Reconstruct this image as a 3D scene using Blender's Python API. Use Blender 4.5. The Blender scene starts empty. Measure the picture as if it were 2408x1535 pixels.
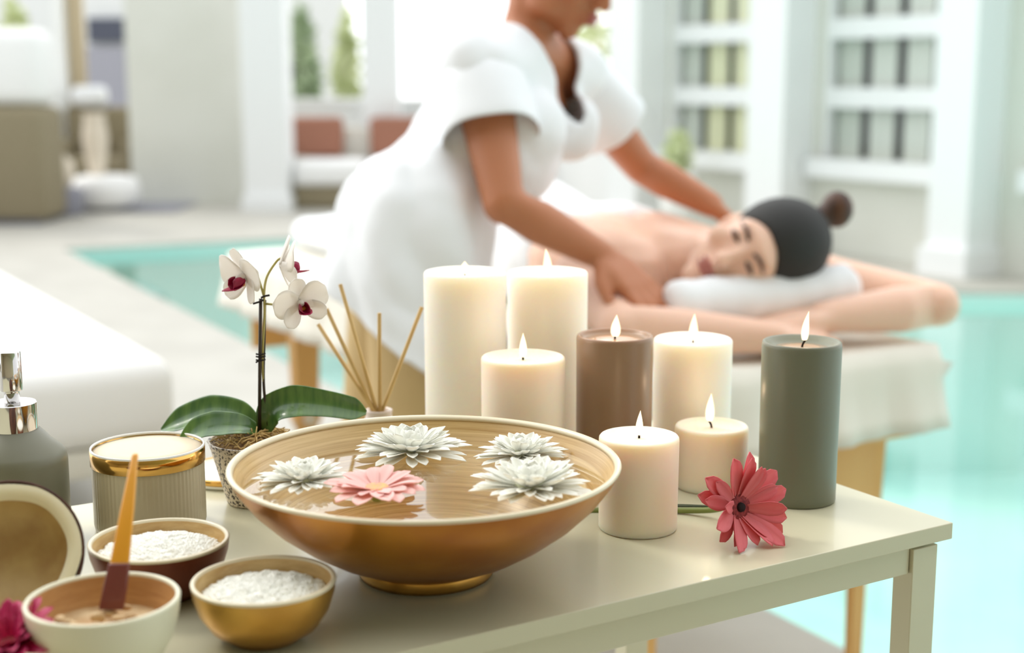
import bpy, bmesh, math, random
from mathutils import Vector, Matrix, noise as mnoise
from math import sin, cos, pi, radians, sqrt, atan2

# ------------------------------------------------------------------ camera, world, lights, exposure
S = bpy.context.scene
COL = S.collection
EYE_Z, FPX, PITCH = 1.13, 3300.0, radians(10)
cam_data = bpy.data.cameras.new('camera')
cam = bpy.data.objects.new('camera', cam_data); COL.objects.link(cam)
cam.location = (0, 0, EYE_Z); cam.rotation_euler = (pi/2 - PITCH, 0, 0)
cam_data.sensor_width = 36; cam_data.lens = 36*FPX/2408
cam_data.clip_start = .05; cam_data.clip_end = 200
cam_data.dof.use_dof = True; cam_data.dof.focus_distance = 1.17; cam_data.dof.aperture_fstop = 3.7
S.camera = cam
S.view_settings.view_transform = 'Standard'; S.view_settings.look = 'None'
S.view_settings.gamma = 1; S.view_settings.use_curve_mapping = False
S.view_settings.exposure = 0.06
S.cycles.use_denoising = True
S.cycles.max_bounces = 10; S.cycles.transparent_max_bounces = 12
S.cycles.caustics_reflective = False; S.cycles.caustics_refractive = False
S.cycles.sample_clamp_indirect = 6

world = bpy.data.worlds.new('world'); S.world = world; world.use_nodes = True
bgn = world.node_tree.nodes['Background']
bgn.inputs[0].default_value = (.96, .985, 1, 1)
wn, wl = world.node_tree.nodes, world.node_tree.links          # hazy sky, brightest over the garden
wt = wn.new('ShaderNodeTexCoord'); wd = wn.new('ShaderNodeVectorMath'); wd.operation = 'DOT_PRODUCT'; wd.inputs[1].default_value = (-.30, .90, .30)
wr = wn.new('ShaderNodeMapRange'); wr.inputs[1].default_value = -.5; wr.inputs[2].default_value = 1; wr.inputs[3].default_value = 1.1; wr.inputs[4].default_value = 2.3
wl.new(wt.outputs['Generated'], wd.inputs[0]); wl.new(wd.outputs['Value'], wr.inputs[0]); wl.new(wr.outputs[0], bgn.inputs[1])
sun_d = bpy.data.lights.new('sun', 'SUN'); sun_d.energy = 1.1; sun_d.angle = radians(14); sun_d.color = (1, .95, .86)
sun = bpy.data.objects.new('sun', sun_d); COL.objects.link(sun)
sun.rotation_euler = Vector((.62, -.5, -.75)).to_track_quat('-Z', 'Y').to_euler()

# ------------------------------------------------------------------ helpers
def lin(r, g, b):
    f = lambda c: (c/255/12.92 if c/255 <= .04045 else ((c/255+.055)/1.055)**2.4)
    return (f(r), f(g), f(b), 1)

def at(px, py, Y):
    """point at forward distance Y on the sight line through (px, py)"""
    x = (px-1204)/FPX; y = -(py-767.5)/FPX
    d = Vector((x, cos(PITCH)+y*sin(PITCH), -sin(PITCH)+y*cos(PITCH)))
    return Vector((0, 0, EYE_Z)) + d*(Y/d.y)

def mat(name, col, rough=.5, metal=0, col2=None, scale=20, bump=0, bscale=None, sss=0, sssr=(.01,.006,.004), spec=.5,
        coat=0, sheen=0, stretch=None, lo=.35, hi=.65, detail=3):
    m = bpy.data.materials.new(name); m.use_nodes = True
    n = m.node_tree.nodes; L = m.node_tree.links
    p = n['Principled BSDF']
    p.inputs['Base Color'].default_value = col; p.inputs['Roughness'].default_value = rough
    p.inputs['Metallic'].default_value = metal; p.inputs['Specular IOR Level'].default_value = spec
    p.inputs['Coat Weight'].default_value = coat; p.inputs['Sheen Weight'].default_value = sheen
    if sss:
        p.inputs['Subsurface Weight'].default_value = sss
        p.inputs['Subsurface Radius'].default_value = (1, sssr[1]/sssr[0], sssr[2]/sssr[0])
        p.inputs['Subsurface Scale'].default_value = sssr[0]
    if col2 or bump:
        tc = n.new('ShaderNodeTexCoord'); src = tc.outputs['Object']
        if stretch:
            mp = n.new('ShaderNodeMapping'); mp.inputs['Scale'].default_value = stretch
            L.new(src, mp.inputs['Vector']); src = mp.outputs['Vector']
    if col2:
        nz = n.new('ShaderNodeTexNoise'); nz.inputs['Scale'].default_value = scale; nz.inputs['Detail'].default_value = detail
        L.new(src, nz.inputs['Vector'])
        cr = n.new('ShaderNodeValToRGB'); cr.color_ramp.elements[0].position = lo; cr.color_ramp.elements[1].position = hi
        cr.color_ramp.elements[0].color = col; cr.color_ramp.elements[1].color = col2
        L.new(nz.outputs['Fac'], cr.inputs['Fac']); L.new(cr.outputs['Color'], p.inputs['Base Color'])
    if bump:
        nb = n.new('ShaderNodeTexNoise'); nb.inputs['Scale'].default_value = bscale or scale
        L.new(src, nb.inputs['Vector'])
        b = n.new('ShaderNodeBump'); b.inputs['Strength'].default_value = bump; b.inputs['Distance'].default_value = .002
        L.new(nb.outputs['Fac'], b.inputs['Height']); L.new(b.outputs['Normal'], p.inputs['Normal'])
    return m

def ring_mat(name, c1, c2, freq=140, rough=.35, coat=.3):
    """spun bamboo: fine concentric strips"""
    m = bpy.data.materials.new(name); m.use_nodes = True
    n = m.node_tree.nodes; L = m.node_tree.links; p = n['Principled BSDF']
    tc = n.new('ShaderNodeTexCoord'); sx = n.new('ShaderNodeSeparateXYZ'); L.new(tc.outputs['Object'], sx.inputs[0])
    ln = n.new('ShaderNodeVectorMath'); ln.operation = 'LENGTH'
    cb = n.new('ShaderNodeCombineXYZ'); L.new(sx.outputs[0], cb.inputs[0]); L.new(sx.outputs[1], cb.inputs[1])
    L.new(cb.outputs[0], ln.inputs[0])
    at2 = n.new('ShaderNodeMath'); at2.operation = 'ARCTAN2'; L.new(sx.outputs[1], at2.inputs[0]); L.new(sx.outputs[0], at2.inputs[1])
    ad = n.new('ShaderNodeMath'); ad.operation = 'MULTIPLY'; L.new(ln.outputs['Value'], ad.inputs[0]); ad.inputs[1].default_value = freq
    sp = n.new('ShaderNodeMath'); sp.operation = 'MULTIPLY_ADD'; L.new(at2.outputs[0], sp.inputs[0]); sp.inputs[1].default_value = .05; L.new(ad.outputs[0], sp.inputs[2])
    an = n.new('ShaderNodeMath'); an.operation = 'MULTIPLY'; L.new(at2.outputs[0], an.inputs[0]); an.inputs[1].default_value = .22
    c2n = n.new('ShaderNodeCombineXYZ'); L.new(sp.outputs[0], c2n.inputs[0]); L.new(an.outputs[0], c2n.inputs[1])
    nz = n.new('ShaderNodeTexNoise'); nz.inputs['Scale'].default_value = 3.0; nz.inputs['Detail'].default_value = 5; nz.inputs['Roughness'].default_value = .65
    L.new(c2n.outputs[0], nz.inputs['Vector'])
    cr = n.new('ShaderNodeValToRGB'); cr.color_ramp.elements[0].position = .3; cr.color_ramp.elements[1].position = .68
    cr.color_ramp.elements[0].color = c1; cr.color_ramp.elements[1].color = c2
    L.new(nz.outputs['Fac'], cr.inputs['Fac']); L.new(cr.outputs['Color'], p.inputs['Base Color'])
    p.inputs['Roughness'].default_value = rough; p.inputs['Coat Weight'].default_value = coat; p.inputs['Coat Roughness'].default_value = .2
    return m

def clear_mat(name, tint, ior=1.33, rough=.02):
    """clear water or glass: tinted see-through under a Fresnel reflection"""
    m = bpy.data.materials.new(name); m.use_nodes = True
    n = m.node_tree.nodes; L = m.node_tree.links; n.remove(n['Principled BSDF'])
    o = n['Material Output']; t = n.new('ShaderNodeBsdfTransparent'); t.inputs[0].default_value = tint
    g = n.new('ShaderNodeBsdfGlossy'); g.inputs['Roughness'].default_value = rough; g.inputs['Color'].default_value = (1, 1, 1, 1)
    lw = n.new('ShaderNodeLayerWeight'); lw.inputs[0].default_value = .5      # Schlick's curve, the same from both sides
    r0 = ((ior-1)/(ior+1))**2
    pw = n.new('ShaderNodeMath'); pw.operation = 'POWER'; L.new(lw.outputs['Facing'], pw.inputs[0]); pw.inputs[1].default_value = 5
    ma = n.new('ShaderNodeMath'); ma.operation = 'MULTIPLY_ADD'; L.new(pw.outputs[0], ma.inputs[0]); ma.inputs[1].default_value = 1-r0; ma.inputs[2].default_value = r0
    mx = n.new('ShaderNodeMixShader'); L.new(ma.outputs[0], mx.inputs[0]); L.new(t.outputs[0], mx.inputs[1]); L.new(g.outputs[0], mx.inputs[2])
    L.new(mx.outputs[0], o.inputs['Surface'])
    return m

def emit_mat(name, col, strength):
    m = bpy.data.materials.new(name); m.use_nodes = True
    n = m.node_tree.nodes; L = m.node_tree.links; n.remove(n['Principled BSDF'])
    e = n.new('ShaderNodeEmission'); e.inputs[0].default_value = col; e.inputs[1].default_value = strength
    L.new(e.outputs[0], n['Material Output'].inputs['Surface'])
    return m

def petal_mat(name, col, col2=None, through=.4, scale=60, stretch=(1, .2, 1)):
    """thin petal that lets light through"""
    m = mat(name, col, .6, col2=col2 or col, scale=scale, stretch=stretch, spec=.15)
    n = m.node_tree.nodes; L = m.node_tree.links; p = n['Principled BSDF']
    t = n.new('ShaderNodeBsdfTranslucent'); L.new(n['Color Ramp'].outputs[0], t.inputs[0])
    mx = n.new('ShaderNodeMixShader'); mx.inputs[0].default_value = through
    L.new(p.outputs[0], mx.inputs[1]); L.new(t.outputs[0], mx.inputs[2]); L.new(mx.outputs[0], n['Material Output'].inputs['Surface'])
    return m

def obj(name, bm, m, parent=None, smooth=True, loc=None):
    if isinstance(bm, bpy.types.Mesh): me = bm
    else:
        bmesh.ops.recalc_face_normals(bm, faces=bm.faces)
        me = bpy.data.meshes.new(name); bm.to_mesh(me); bm.free()
    me.name = name
    ms = m if isinstance(m, (list, tuple)) else [m]
    me.materials.clear()
    for x in ms: me.materials.append(x)
    if smooth:
        for p in me.polygons: p.use_smooth = True
    o = bpy.data.objects.new(name, me); COL.objects.link(o)
    if parent: o.parent = parent
    if loc is not None: o.location = loc
    return o

def auto(o, deg=40):
    """keep hard edges hard on smooth-shaded meshes"""
    me = o.data; bm = bmesh.new(); bm.from_mesh(me)
    for e in bm.edges:
        if len(e.link_faces) == 2 and e.calc_face_angle(0) > radians(deg): e.smooth = False
    bm.to_mesh(me); bm.free(); return o

def tag(o, label, cat, group=None, kind=None):
    o['label'] = label; o['category'] = cat
    if group: o['group'] = group
    if kind: o['kind'] = kind
    return o

def thing(name, label, cat, loc=(0, 0, 0), rotz=0, group=None):
    o = bpy.data.objects.new(name, None); COL.objects.link(o)
    o.location = loc; o.rotation_euler = (0, 0, rotz); o.empty_display_size = .02
    return tag(o, label, cat, group)

def struct(name, bm, m, smooth=False, label=None, parent=None):
    o = obj(name, bm, m, parent, smooth); o['kind'] = 'structure'
    if label: o['label'] = label
    return o

def solid(o, t, offset=0):
    md = o.modifiers.new('thickness', 'SOLIDIFY'); md.thickness = t; md.offset = offset; return o
def subd(o, n=1):
    md = o.modifiers.new('round', 'SUBSURF'); md.levels = n; md.render_levels = n; return o
def bev(o, w=.003, n=2):
    md = o.modifiers.new('edge', 'BEVEL'); md.width = w; md.segments = n; md.limit_method = 'ANGLE'; return o

def box(bm, c, s, M=None, mi=0):
    vs = []
    for dz in (-.5, .5):
        for dx, dy in ((-.5, -.5), (.5, -.5), (.5, .5), (-.5, .5)):
            p = Vector((c[0]+dx*s[0], c[1]+dy*s[1], c[2]+dz*s[2]))
            vs.append(bm.verts.new(M @ p if M else p))
    for f in ((3, 2, 1, 0), (4, 5, 6, 7), (0, 1, 5, 4), (1, 2, 6, 5), (2, 3, 7, 6), (3, 0, 4, 7)):
        bm.faces.new([vs[i] for i in f]).material_index = mi
    return vs

def bx(c, s, M=None):
    bm = bmesh.new(); box(bm, c, s, M); return bm

def lathe(bm, prof, seg=64, M=None, mis=None, wob=None):
    rings = []
    for i, (r, z) in enumerate(prof):
        if r < 1e-6:
            p = Vector((0, 0, z)); rings.append([bm.verts.new(M @ p if M else p)])
        else:
            ring = []
            for k in range(seg):
                a = 2*pi*k/seg; rr, zz = (r, z) if not wob else wob(r, z, a)
                p = Vector((rr*cos(a), rr*sin(a), zz)); ring.append(bm.verts.new(M @ p if M else p))
            rings.append(ring)
    for i in range(len(rings)-1):
        A, B = rings[i], rings[i+1]; mi = mis[i] if mis else 0
        for k in range(seg):
            k2 = (k+1) % seg
            if len(A) == 1 and len(B) == 1: continue
            if len(A) == 1: f = bm.faces.new((A[0], B[k], B[k2]))
            elif len(B) == 1: f = bm.faces.new((A[k], B[0], A[k2]))
            else: f = bm.faces.new((A[k], B[k], B[k2], A[k2]))
            f.material_index = mi
    return bm

def lt(prof, seg=64, **k): return lathe(bmesh.new(), prof, seg, **k)

def tube(bm, pts, rads, seg=10, flat=1.0, up=None):
    pts = [Vector(p) for p in pts]
    if not isinstance(rads, (list, tuple)): rads = [rads]*len(pts)
    n = len(pts); prev = None; rings = []
    for i in range(n):
        t = (pts[min(i+1, n-1)] - pts[max(i-1, 0)]).normalized()
        if prev is None:
            u0 = Vector(up) if up else (Vector((0, 0, 1)) if abs(t.z) < .9 else Vector((1, 0, 0)))
        else: u0 = prev
        a = (u0 - t*u0.dot(t)).normalized(); b = t.cross(a); prev = a
        rings.append([bm.verts.new(pts[i] + a*(cos(2*pi*k/seg)*rads[i]*flat) + b*(sin(2*pi*k/seg)*rads[i])) for k in range(seg)])
    for i in range(n-1):
        for k in range(seg):
            k2 = (k+1) % seg; bm.faces.new((rings[i][k], rings[i][k2], rings[i+1][k2], rings[i+1][k]))
    bm.faces.new(rings[0][::-1]); bm.faces.new(rings[-1])
    return bm

def capsule(bm, pts, rads, seg=14):
    """tapered limb with rounded ends, to be merged by the remesher"""
    pts = [Vector(p) for p in pts]
    tube(bm, pts, rads, seg)
    for p, r in zip(pts, rads): ball(bm, p, (r, r, r), seg=12)

def ball(bm, c, r, R=None, seg=16):
    M = Matrix.Translation(Vector(c)) @ (R.to_4x4() if R else Matrix.Identity(4)) @ Matrix.Diagonal((r[0], r[1], r[2], 1))
    bmesh.ops.create_uvsphere(bm, u_segments=seg, v_segments=max(6, seg//2), radius=1, matrix=M)

def spline(pts, n=8):
    P = [Vector(p) for p in pts]; P = [P[0]*2-P[1]] + P + [P[-1]*2-P[-2]]; out = []
    for i in range(1, len(P)-2):
        for k in range(n):
            t = k/n; a, b, c, d = P[i-1:i+3]
            out.append(.5*((2*b) + (c-a)*t + (2*a-5*b+4*c-d)*t*t + (3*b-a-3*c+d)*t**3))
    out.append(P[-2]); return out

def remesh(bm, voxel, smooth=6, cut=None, planes=()):
    """merge overlapping closed pieces into one continuous skin"""
    me = bpy.data.meshes.new('t'); bm.to_mesh(me); bm.free()
    o = bpy.data.objects.new('t', me); COL.objects.link(o)
    r = o.modifiers.new('r', 'REMESH'); r.mode = 'VOXEL'; r.voxel_size = voxel
    if smooth:
        s = o.modifiers.new('s', 'SMOOTH'); s.iterations = smooth; s.factor = .5
    dg = bpy.context.evaluated_depsgraph_get()
    out = bpy.data.meshes.new_from_object(o.evaluated_get(dg))
    bpy.data.objects.remove(o); bpy.data.meshes.remove(me)
    if cut:
        b = bmesh.new(); b.from_mesh(out)
        for co, no, near in planes:
            fs = [f for f in b.faces if near(f.calc_center_median())]
            gm = list({v for f in fs for v in f.verts}) + list({e for f in fs for e in f.edges}) + fs
            bmesh.ops.bisect_plane(b, geom=gm, plane_co=co, plane_no=no, dist=1e-5)
        bmesh.ops.delete(b, geom=[f for f in b.faces if cut(f.calc_center_median())], context='FACES')
        for _ in range(10):                              # even out the cut edges
            new = {}
            for v in b.verts:
                nb = [e.other_vert(v).co for e in v.link_edges if e.is_boundary]
                if len(nb) == 2: new[v] = v.co*.4 + (nb[0]+nb[1])*.3
            for v, c in new.items(): v.co = c
        b.to_mesh(out); b.free()
    return out

def petal(L, W, curl=.2, cup=.2, n=8, m=6, tip=.5, base=.25, notch=0, roll=0):
    """leaf-like surface along +Y, upper side +Z; curl lifts the tip, cup lifts the edges"""
    bm = bmesh.new(); g = []
    for i in range(n+1):
        t = i/n
        w = W*.5*((base + (1-base)*min(1, t/.55)**.8) if t < .55 else max(0.0, 1-((t-.55)/.45)**(2.8 if tip > .4 else 1.3))**.52)
        w = max(w, W*.03); row = []
        for j in range(m+1):
            s = j/m*2-1
            y = L*t - (notch*L*max(0, 1-abs(s)*2.5) if i == n else 0)
            z = L*curl*t*t + cup*w*s*s + roll*L*t**3
            row.append(bm.verts.new((w*s, y, z)))
        g.append(row)
    for i in range(n):
        for j in range(m): bm.faces.new((g[i][j], g[i][j+1], g[i+1][j+1], g[i+1][j]))
    return bm

def frame(z, up=(0, 0, 1)):
    """rotation whose local Z is `z` and whose local Y leans to `up`"""
    z = Vector(z).normalized(); u = Vector(up); y = (u - z*u.dot(z)).normalized(); x = y.cross(z)
    return Matrix((x, y, z)).transposed()

def slab(bm, pts, z0, z1):
    """prism over a plan polygon"""
    a = [bm.verts.new((p[0], p[1], z0)) for p in pts]; b = [bm.verts.new((p[0], p[1], z1)) for p in pts]
    bm.faces.new(a[::-1]); bm.faces.new(b); n = len(pts)
    for i in range(n): bm.faces.new((a[i], a[(i+1) % n], b[(i+1) % n], b[i]))
    return bm

U = Vector((.853, .522, 0)); V = Vector((-.522, .853, 0)); YAW = atan2(.522, .853)   # the table, the massage bed and the pool share this direction

# ------------------------------------------------------------------ materials
M = {}
M['deck'] = mat('pale_stone', lin(184, 181, 172), .6, col2=lin(174, 171, 162), scale=3)
M['wall'] = mat('plaster', lin(222, 223, 214), .9, col2=lin(217, 218, 208), scale=2)
M['white_paint'] = mat('white_paint', lin(240, 242, 242), .6)
M['shade_panel'] = mat('shade_panel_beige', lin(196, 182, 152), .9)
M['pool_tile'] = mat('pool_tile', lin(206, 238, 230), .5, col2=lin(190, 232, 224), scale=1.2)
M['pool_step'] = mat('pool_step_tile', lin(30, 160, 155), .5)
M['pool_water'] = clear_mat('pool_water', (.88, .97, .955, 1), 1.33, .06)
M['table_paint'] = mat('cream_lacquer', lin(206, 201, 172), .32, coat=.15)
M['table_leg_paint'] = M['table_paint']
M['gold_lacquer'] = mat('copper_gold_leaf', lin(210, 146, 44), .33, metal=.75, col2=lin(166, 100, 28), scale=9, bump=.15, bscale=60, coat=.12)
M['gold'] = mat('brushed_gold', lin(222, 176, 92), .3, metal=.85, col2=lin(196, 146, 66), scale=14, bump=.1, bscale=80)
M['copper'] = mat('copper_brown_lacquer', lin(140, 74, 44), .35, metal=.4, col2=lin(104, 48, 30), scale=12)
M['bamboo'] = ring_mat('spun_bamboo', lin(176, 134, 66), lin(226, 196, 138), 150)
M['bamboo_warm'] = ring_mat('spun_bamboo_warm', lin(168, 118, 66), lin(206, 160, 104), 190, .5, .1)
M['bamboo_rim'] = mat('bamboo_edge', lin(226, 214, 184), .4, coat=.3)
M['cream_lacquer'] = mat('ivory_lacquer', lin(226, 222, 196), .4, coat=.2)
M['salt'] = mat('salt', (.97, .97, .92, 1), .5, spec=.2)
M['scrub'] = mat('scrub_paste', lin(214, 188, 146), .7, col2=lin(188, 150, 104), scale=60, bump=.5, bscale=200)
M['bowl_water'] = clear_mat('bowl_water', (.965, .955, .91, 1), 1.36, .0)
M['white_wax'] = mat('white_wax', lin(248, 240, 228), .45, sss=1, sssr=(.020, .0145, .0095))
M['cream_wax'] = mat('cream_wax', lin(246, 230, 210), .45, sss=1, sssr=(.016, .0105, .0065))
M['brown_wax'] = mat('taupe_wax', lin(148, 120, 94), .35, sss=.5, sssr=(.006, .003, .002))
M['grey_wax'] = mat('sage_grey_wax', lin(114, 117, 98), .38, sss=.45, sssr=(.006, .003, .002))
M['melt'] = mat('melted_wax', lin(206, 160, 122), .08, sss=.4, sssr=(.006, .003, .002), coat=.6)
M['wick'] = mat('wick', lin(30, 22, 18), .9)
M['flame'] = emit_mat('flame', (1, .82, .52, 1), 2.1)
M['mum'] = petal_mat('white_petal', lin(255, 255, 250), lin(255, 255, 246), .32)
M['mum_heart'] = mat('pale_green_heart', lin(236, 238, 206), .6)
M['pink'] = petal_mat('pale_pink_petal', lin(255, 212, 206), lin(255, 226, 220), .32)
M['pink_heart'] = mat('gerbera_heart_gold', lin(232, 178, 104), .7, col2=lin(238, 150, 130), scale=300)
M['coral'] = petal_mat('coral_petal', lin(246, 146, 150), lin(236, 118, 128), .28, 80)
M['coral_heart'] = mat('gerbera_heart_dark', lin(120, 40, 46), .8, col2=lin(160, 62, 62), scale=400)
M['black_heart'] = mat('gerbera_eye', lin(28, 14, 16), .9)
M['magenta'] = mat('magenta_petal', lin(206, 30, 100), .5, col2=lin(168, 20, 76), scale=60)
M['green_stem'] = mat('green_stem', lin(120, 134, 66), .5)
M['dark_leaf'] = mat('dark_leaf', lin(38, 56, 20), .5)
M['orchid_leaf'] = mat('orchid_leaf', lin(96, 130, 60), .28, col2=lin(62, 98, 44), scale=30, coat=.35, stretch=(4, .4, 1))
M['orchid_white'] = petal_mat('orchid_petal', lin(252, 249, 245), lin(250, 246, 240))
M['orchid_lip'] = mat('orchid_lip', lin(172, 14, 74), .4, col2=lin(140, 8, 56), scale=200)
M['orchid_yellow'] = mat('orchid_throat', lin(214, 150, 50), .5)
M['orchid_stem'] = mat('orchid_stem', lin(52, 40, 30), .5)
M['orchid_pedicel'] = mat('orchid_pedicel', lin(176, 166, 96), .5)
M['speckle'] = mat('speckled_stone', lin(236, 222, 204), .5, col2=lin(70, 56, 48), scale=400, detail=1, lo=.52, hi=.6)
M['moss'] = mat('dry_moss', lin(150, 120, 70), .9, col2=lin(100, 68, 42), scale=200)
M['twig'] = mat('dry_fibre', lin(206, 174, 112), .8)
M['reed'] = mat('rattan_reed', lin(206, 174, 112), .6, col2=lin(186, 150, 88), scale=60, stretch=(1, 1, .2))
M['diffuser'] = mat('pinkish_ceramic', lin(214, 198, 186), .4)
M['taupe_glass'] = mat('ribbed_taupe', lin(206, 195, 168), .3, col2=lin(196, 183, 156), scale=8, coat=.5)
M['gold_band'] = mat('polished_gold', lin(226, 178, 100), .14, metal=1)
M['jar_wax'] = mat('jar_cream', lin(226, 208, 180), .5, sss=.5, sssr=(.01, .007, .005))
M['porcelain'] = mat('white_porcelain', lin(244, 243, 238), .25, coat=.4)
M['ceramic'] = mat('grey_ceramic', lin(122, 121, 102), .42, col2=lin(114, 112, 93), scale=5)
M['chrome'] = mat('chrome', lin(210, 208, 206), .08, metal=1)
M['coco_shell'] = mat('coconut_husk', lin(62, 34, 24), .8, col2=lin(92, 58, 38), scale=40, bump=.6, bscale=120)
M['coco_flesh'] = mat('coconut_flesh', lin(232, 222, 190), .55, sss=.2, sssr=(.005, .004, .003))
M['coco_inside'] = mat('coconut_hollow', lin(196, 168, 114), .5, col2=lin(172, 138, 88), scale=30)
M['amber'] = mat('amber_handle', lin(224, 158, 40), .3, sss=.2, sssr=(.006, .004, .001), coat=.4)
M['maroon'] = mat('maroon_blade', lin(112, 52, 44), .4, coat=.3)
M['skin_warm'] = mat('skin_tan', lin(186, 120, 82), .5, sss=.25, sssr=(.008, .004, .002))
M['skin_fair'] = mat('skin_fair', lin(238, 196, 172), .5, sss=.3, sssr=(.008, .004, .002))
M['tunic'] = mat('white_cotton', lin(243, 246, 250), .85, bump=.3, bscale=30)
M['khaki'] = mat('khaki_cotton', lin(206, 178, 128), .85)
M['towel'] = mat('white_terry', lin(242, 244, 246), .95, bump=.5, bscale=200)
M['sheet'] = mat('off_white_sheet', lin(232, 228, 216), .9)
M['bed_wood'] = mat('beech', lin(232, 184, 112), .5, col2=lin(220, 168, 96), scale=6, stretch=(1, 1, .15))
M['bed_vinyl'] = mat('cream_vinyl', lin(226, 216, 196), .5)
M['headband'] = mat('black_headband', lin(36, 36, 34), .7)
M['hair'] = mat('brown_hair', lin(88, 54, 30), .5, col2=lin(52, 30, 18), scale=60, stretch=(1, 1, .2))
M['lip'] = mat('lip', lin(168, 84, 78), .45)
M['eye'] = mat('eye', lin(70, 42, 32), .3)
M['mattress'] = mat('white_lounger_cover', lin(244, 244, 243), .85, bump=.3, bscale=12)
M['lounger_base'] = mat('pale_lounger_frame', lin(224, 222, 212), .6)
M['wicker'] = mat('brown_wicker', lin(150, 140, 114), .8, col2=lin(130, 118, 92), scale=60, bump=.5, bscale=120)
M['terracotta'] = mat('terracotta_cushion', lin(158, 108, 88), .85)
M['tan'] = mat('tan_curtain', lin(206, 190, 160), .9)
M['slate'] = mat('slate_blue', lin(84, 88, 104), .6)
M['lavender'] = mat('grey_lavender', lin(172, 172, 184), .7)
M['rug'] = mat('grey_rug', lin(140, 140, 150), .95)
M['cream_ceramic'] = mat('cream_ceramic', lin(230, 218, 200), .5)
M['foliage_dark'] = mat('foliage_dark', lin(160, 180, 142), .7, col2=lin(182, 198, 162), scale=4)
M['foliage_pale'] = mat('foliage_pale', lin(212, 222, 170), .7, col2=lin(226, 232, 190), scale=4)
M['blind'] = mat('grey_blind', lin(216, 220, 212), .8)
M['blind_olive'] = mat('olive_blind', lin(232, 232, 196), .8)
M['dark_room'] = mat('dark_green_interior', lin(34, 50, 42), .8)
M['glass'] = clear_mat('window_glass', (.985, .99, .985, 1), 1.3, .02)
M['gravel'] = mat('pale_gravel', lin(236, 234, 222), .9)

# ------------------------------------------------------------------ the setting: deck, pool, walls
PV = Vector((-.48, .877, 0))
def pool_edge(y): s = (y-2.8)/.877; return (.6-.48*s, y)
P0 = pool_edge(9.45); PN = pool_edge(-3.5)
far_line = [P0, (-1.2, 10.3), (1.6, 7.55), (6.5, 7.25), (14, 7.0)]
bm = bmesh.new()
slab(bm, [(-14, -3.5), PN, P0, (-14, P0[1])], -.25, 0)
slab(bm, [(-14, P0[1])] + far_line + [(14, 24), (-14, 24)], -.25, 0)
struct('floor', bm, M['deck'])
pool_poly = [PN] + far_line + [(14, -3.5)]
bm = bmesh.new(); slab(bm, pool_poly, -1.1, -1.0)
for i in range(len(far_line)):
    a, b = Vector(([PN]+far_line)[i]+(0,)), Vector(([PN]+far_line)[i+1]+(0,)); d = (b-a).normalized(); nrm = Vector((d.y, -d.x, 0))
    slab(bm, [a-nrm*.002, b-nrm*.002, b+nrm*.03, a+nrm*.03], -1.2, -.02)
struct('trim_1', bm, M['pool_tile'], label='turquoise tiled basin of the swimming pool')
bm = bmesh.new()
for k in range(2):
    a = Vector(pool_edge(8.02+.25*k)+(0,)) + Vector((.877, .48, 0))*.032; e_ = Vector((.877, .48, 0))*.30
    slab(bm, [a, a+e_, a+e_+PV*(.9-.3*k), a+PV*(.9-.3*k)], -1.0, -.28+.12*k)
struct('trim_2', bm, M['pool_step'], label='deep teal steps at the left edge of the pool')
bm = bmesh.new(); bm.faces.new([bm.verts.new((p[0], p[1], -.07)) for p in pool_poly])
w = struct('water', bm, M['pool_water'], label='still turquoise water of the swimming pool')
struct('ground', slab(bmesh.new(), [(-40, 24), (40, 24), (40, 90), (-40, 90)], -.3, -.02), M['gravel'])

# unseen, added to shade near faces: ceiling and walls behind and beside the viewpoint
struct('shade_ceiling', bx((0, -1.75, 3.05), (10, 3.5, .1)), M['shade_panel'])
struct('shade_wall_back', bx((0, -3.45, 1.5), (10, .1, 3)), M['shade_panel'])
struct('shade_wall_side', bx((-4.95, -1.75, 1.5), (.1, 3.3, 3)), M['shade_panel'])

# left: plain wall, white pillar, far wall with the lavender door
x0, x1 = at(312, 480, 12.9).x, at(575, 480, 12.9).x
struct('wall_left', bx(((x0+x1)/2, 13.05, 1.75), (x1-x0, .3, 3.5)), M['wall'])
def pillar(i, px0, px1, Y, py, h=3.5, d=.4):
    a, b = at(px0, py, Y), at(px1, py, Y); bm = bmesh.new()
    box(bm, ((a.x+b.x)/2, Y+d/2, h/2), (b.x-a.x, d, h))
    box(bm, ((a.x+b.x)/2, Y+d/2-.01, .06), (b.x-a.x+.05, d+.05, .12))
    return struct('trim_%d' % i, bm, M['white_paint'])
pillar(3, 574, 676, 12.2, 400)
pillar(4, 72, 128, 13.4, 100)
struct('wall_far', bx((-6.0, 19.6, 2.0), (7.5, .2, 4)), M['white_paint'])
d = struct('door_1', bx(((at(246, 150, 19.4).x), 19.45, .78), (.55, .1, 1.56)), M['lavender'], label='grey lavender door at the far left')
struct('door_frame', bx((at(250, 60, 19.4).x, 19.44, 1.78), (.5, .12, .32)), M['slate'], parent=d)

# low garden wall with an open view above it
bm = bmesh.new()
for a, b in ((at(676, 300, 13.5), at(1270, 300, 13.5)), (at(1268, 300, 13.5), at(1560, 400, 10.9))):
    L = (b-a).xy.length; mid = (a+b)/2
    R = Matrix.Translation((mid.x, mid.y, 0)) @ Matrix.Rotation(atan2(b.y-a.y, b.x-a.x), 4, 'Z')
    box(bm, (0, .1, .45), (L, .2, .9), R); box(bm, (0, .1, .92), (L, .3, .05), R)
struct('wall_garden', bm, M['white_paint'])
pillar(5, 852, 938, 13.1, 200, 3.5, .25)

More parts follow.
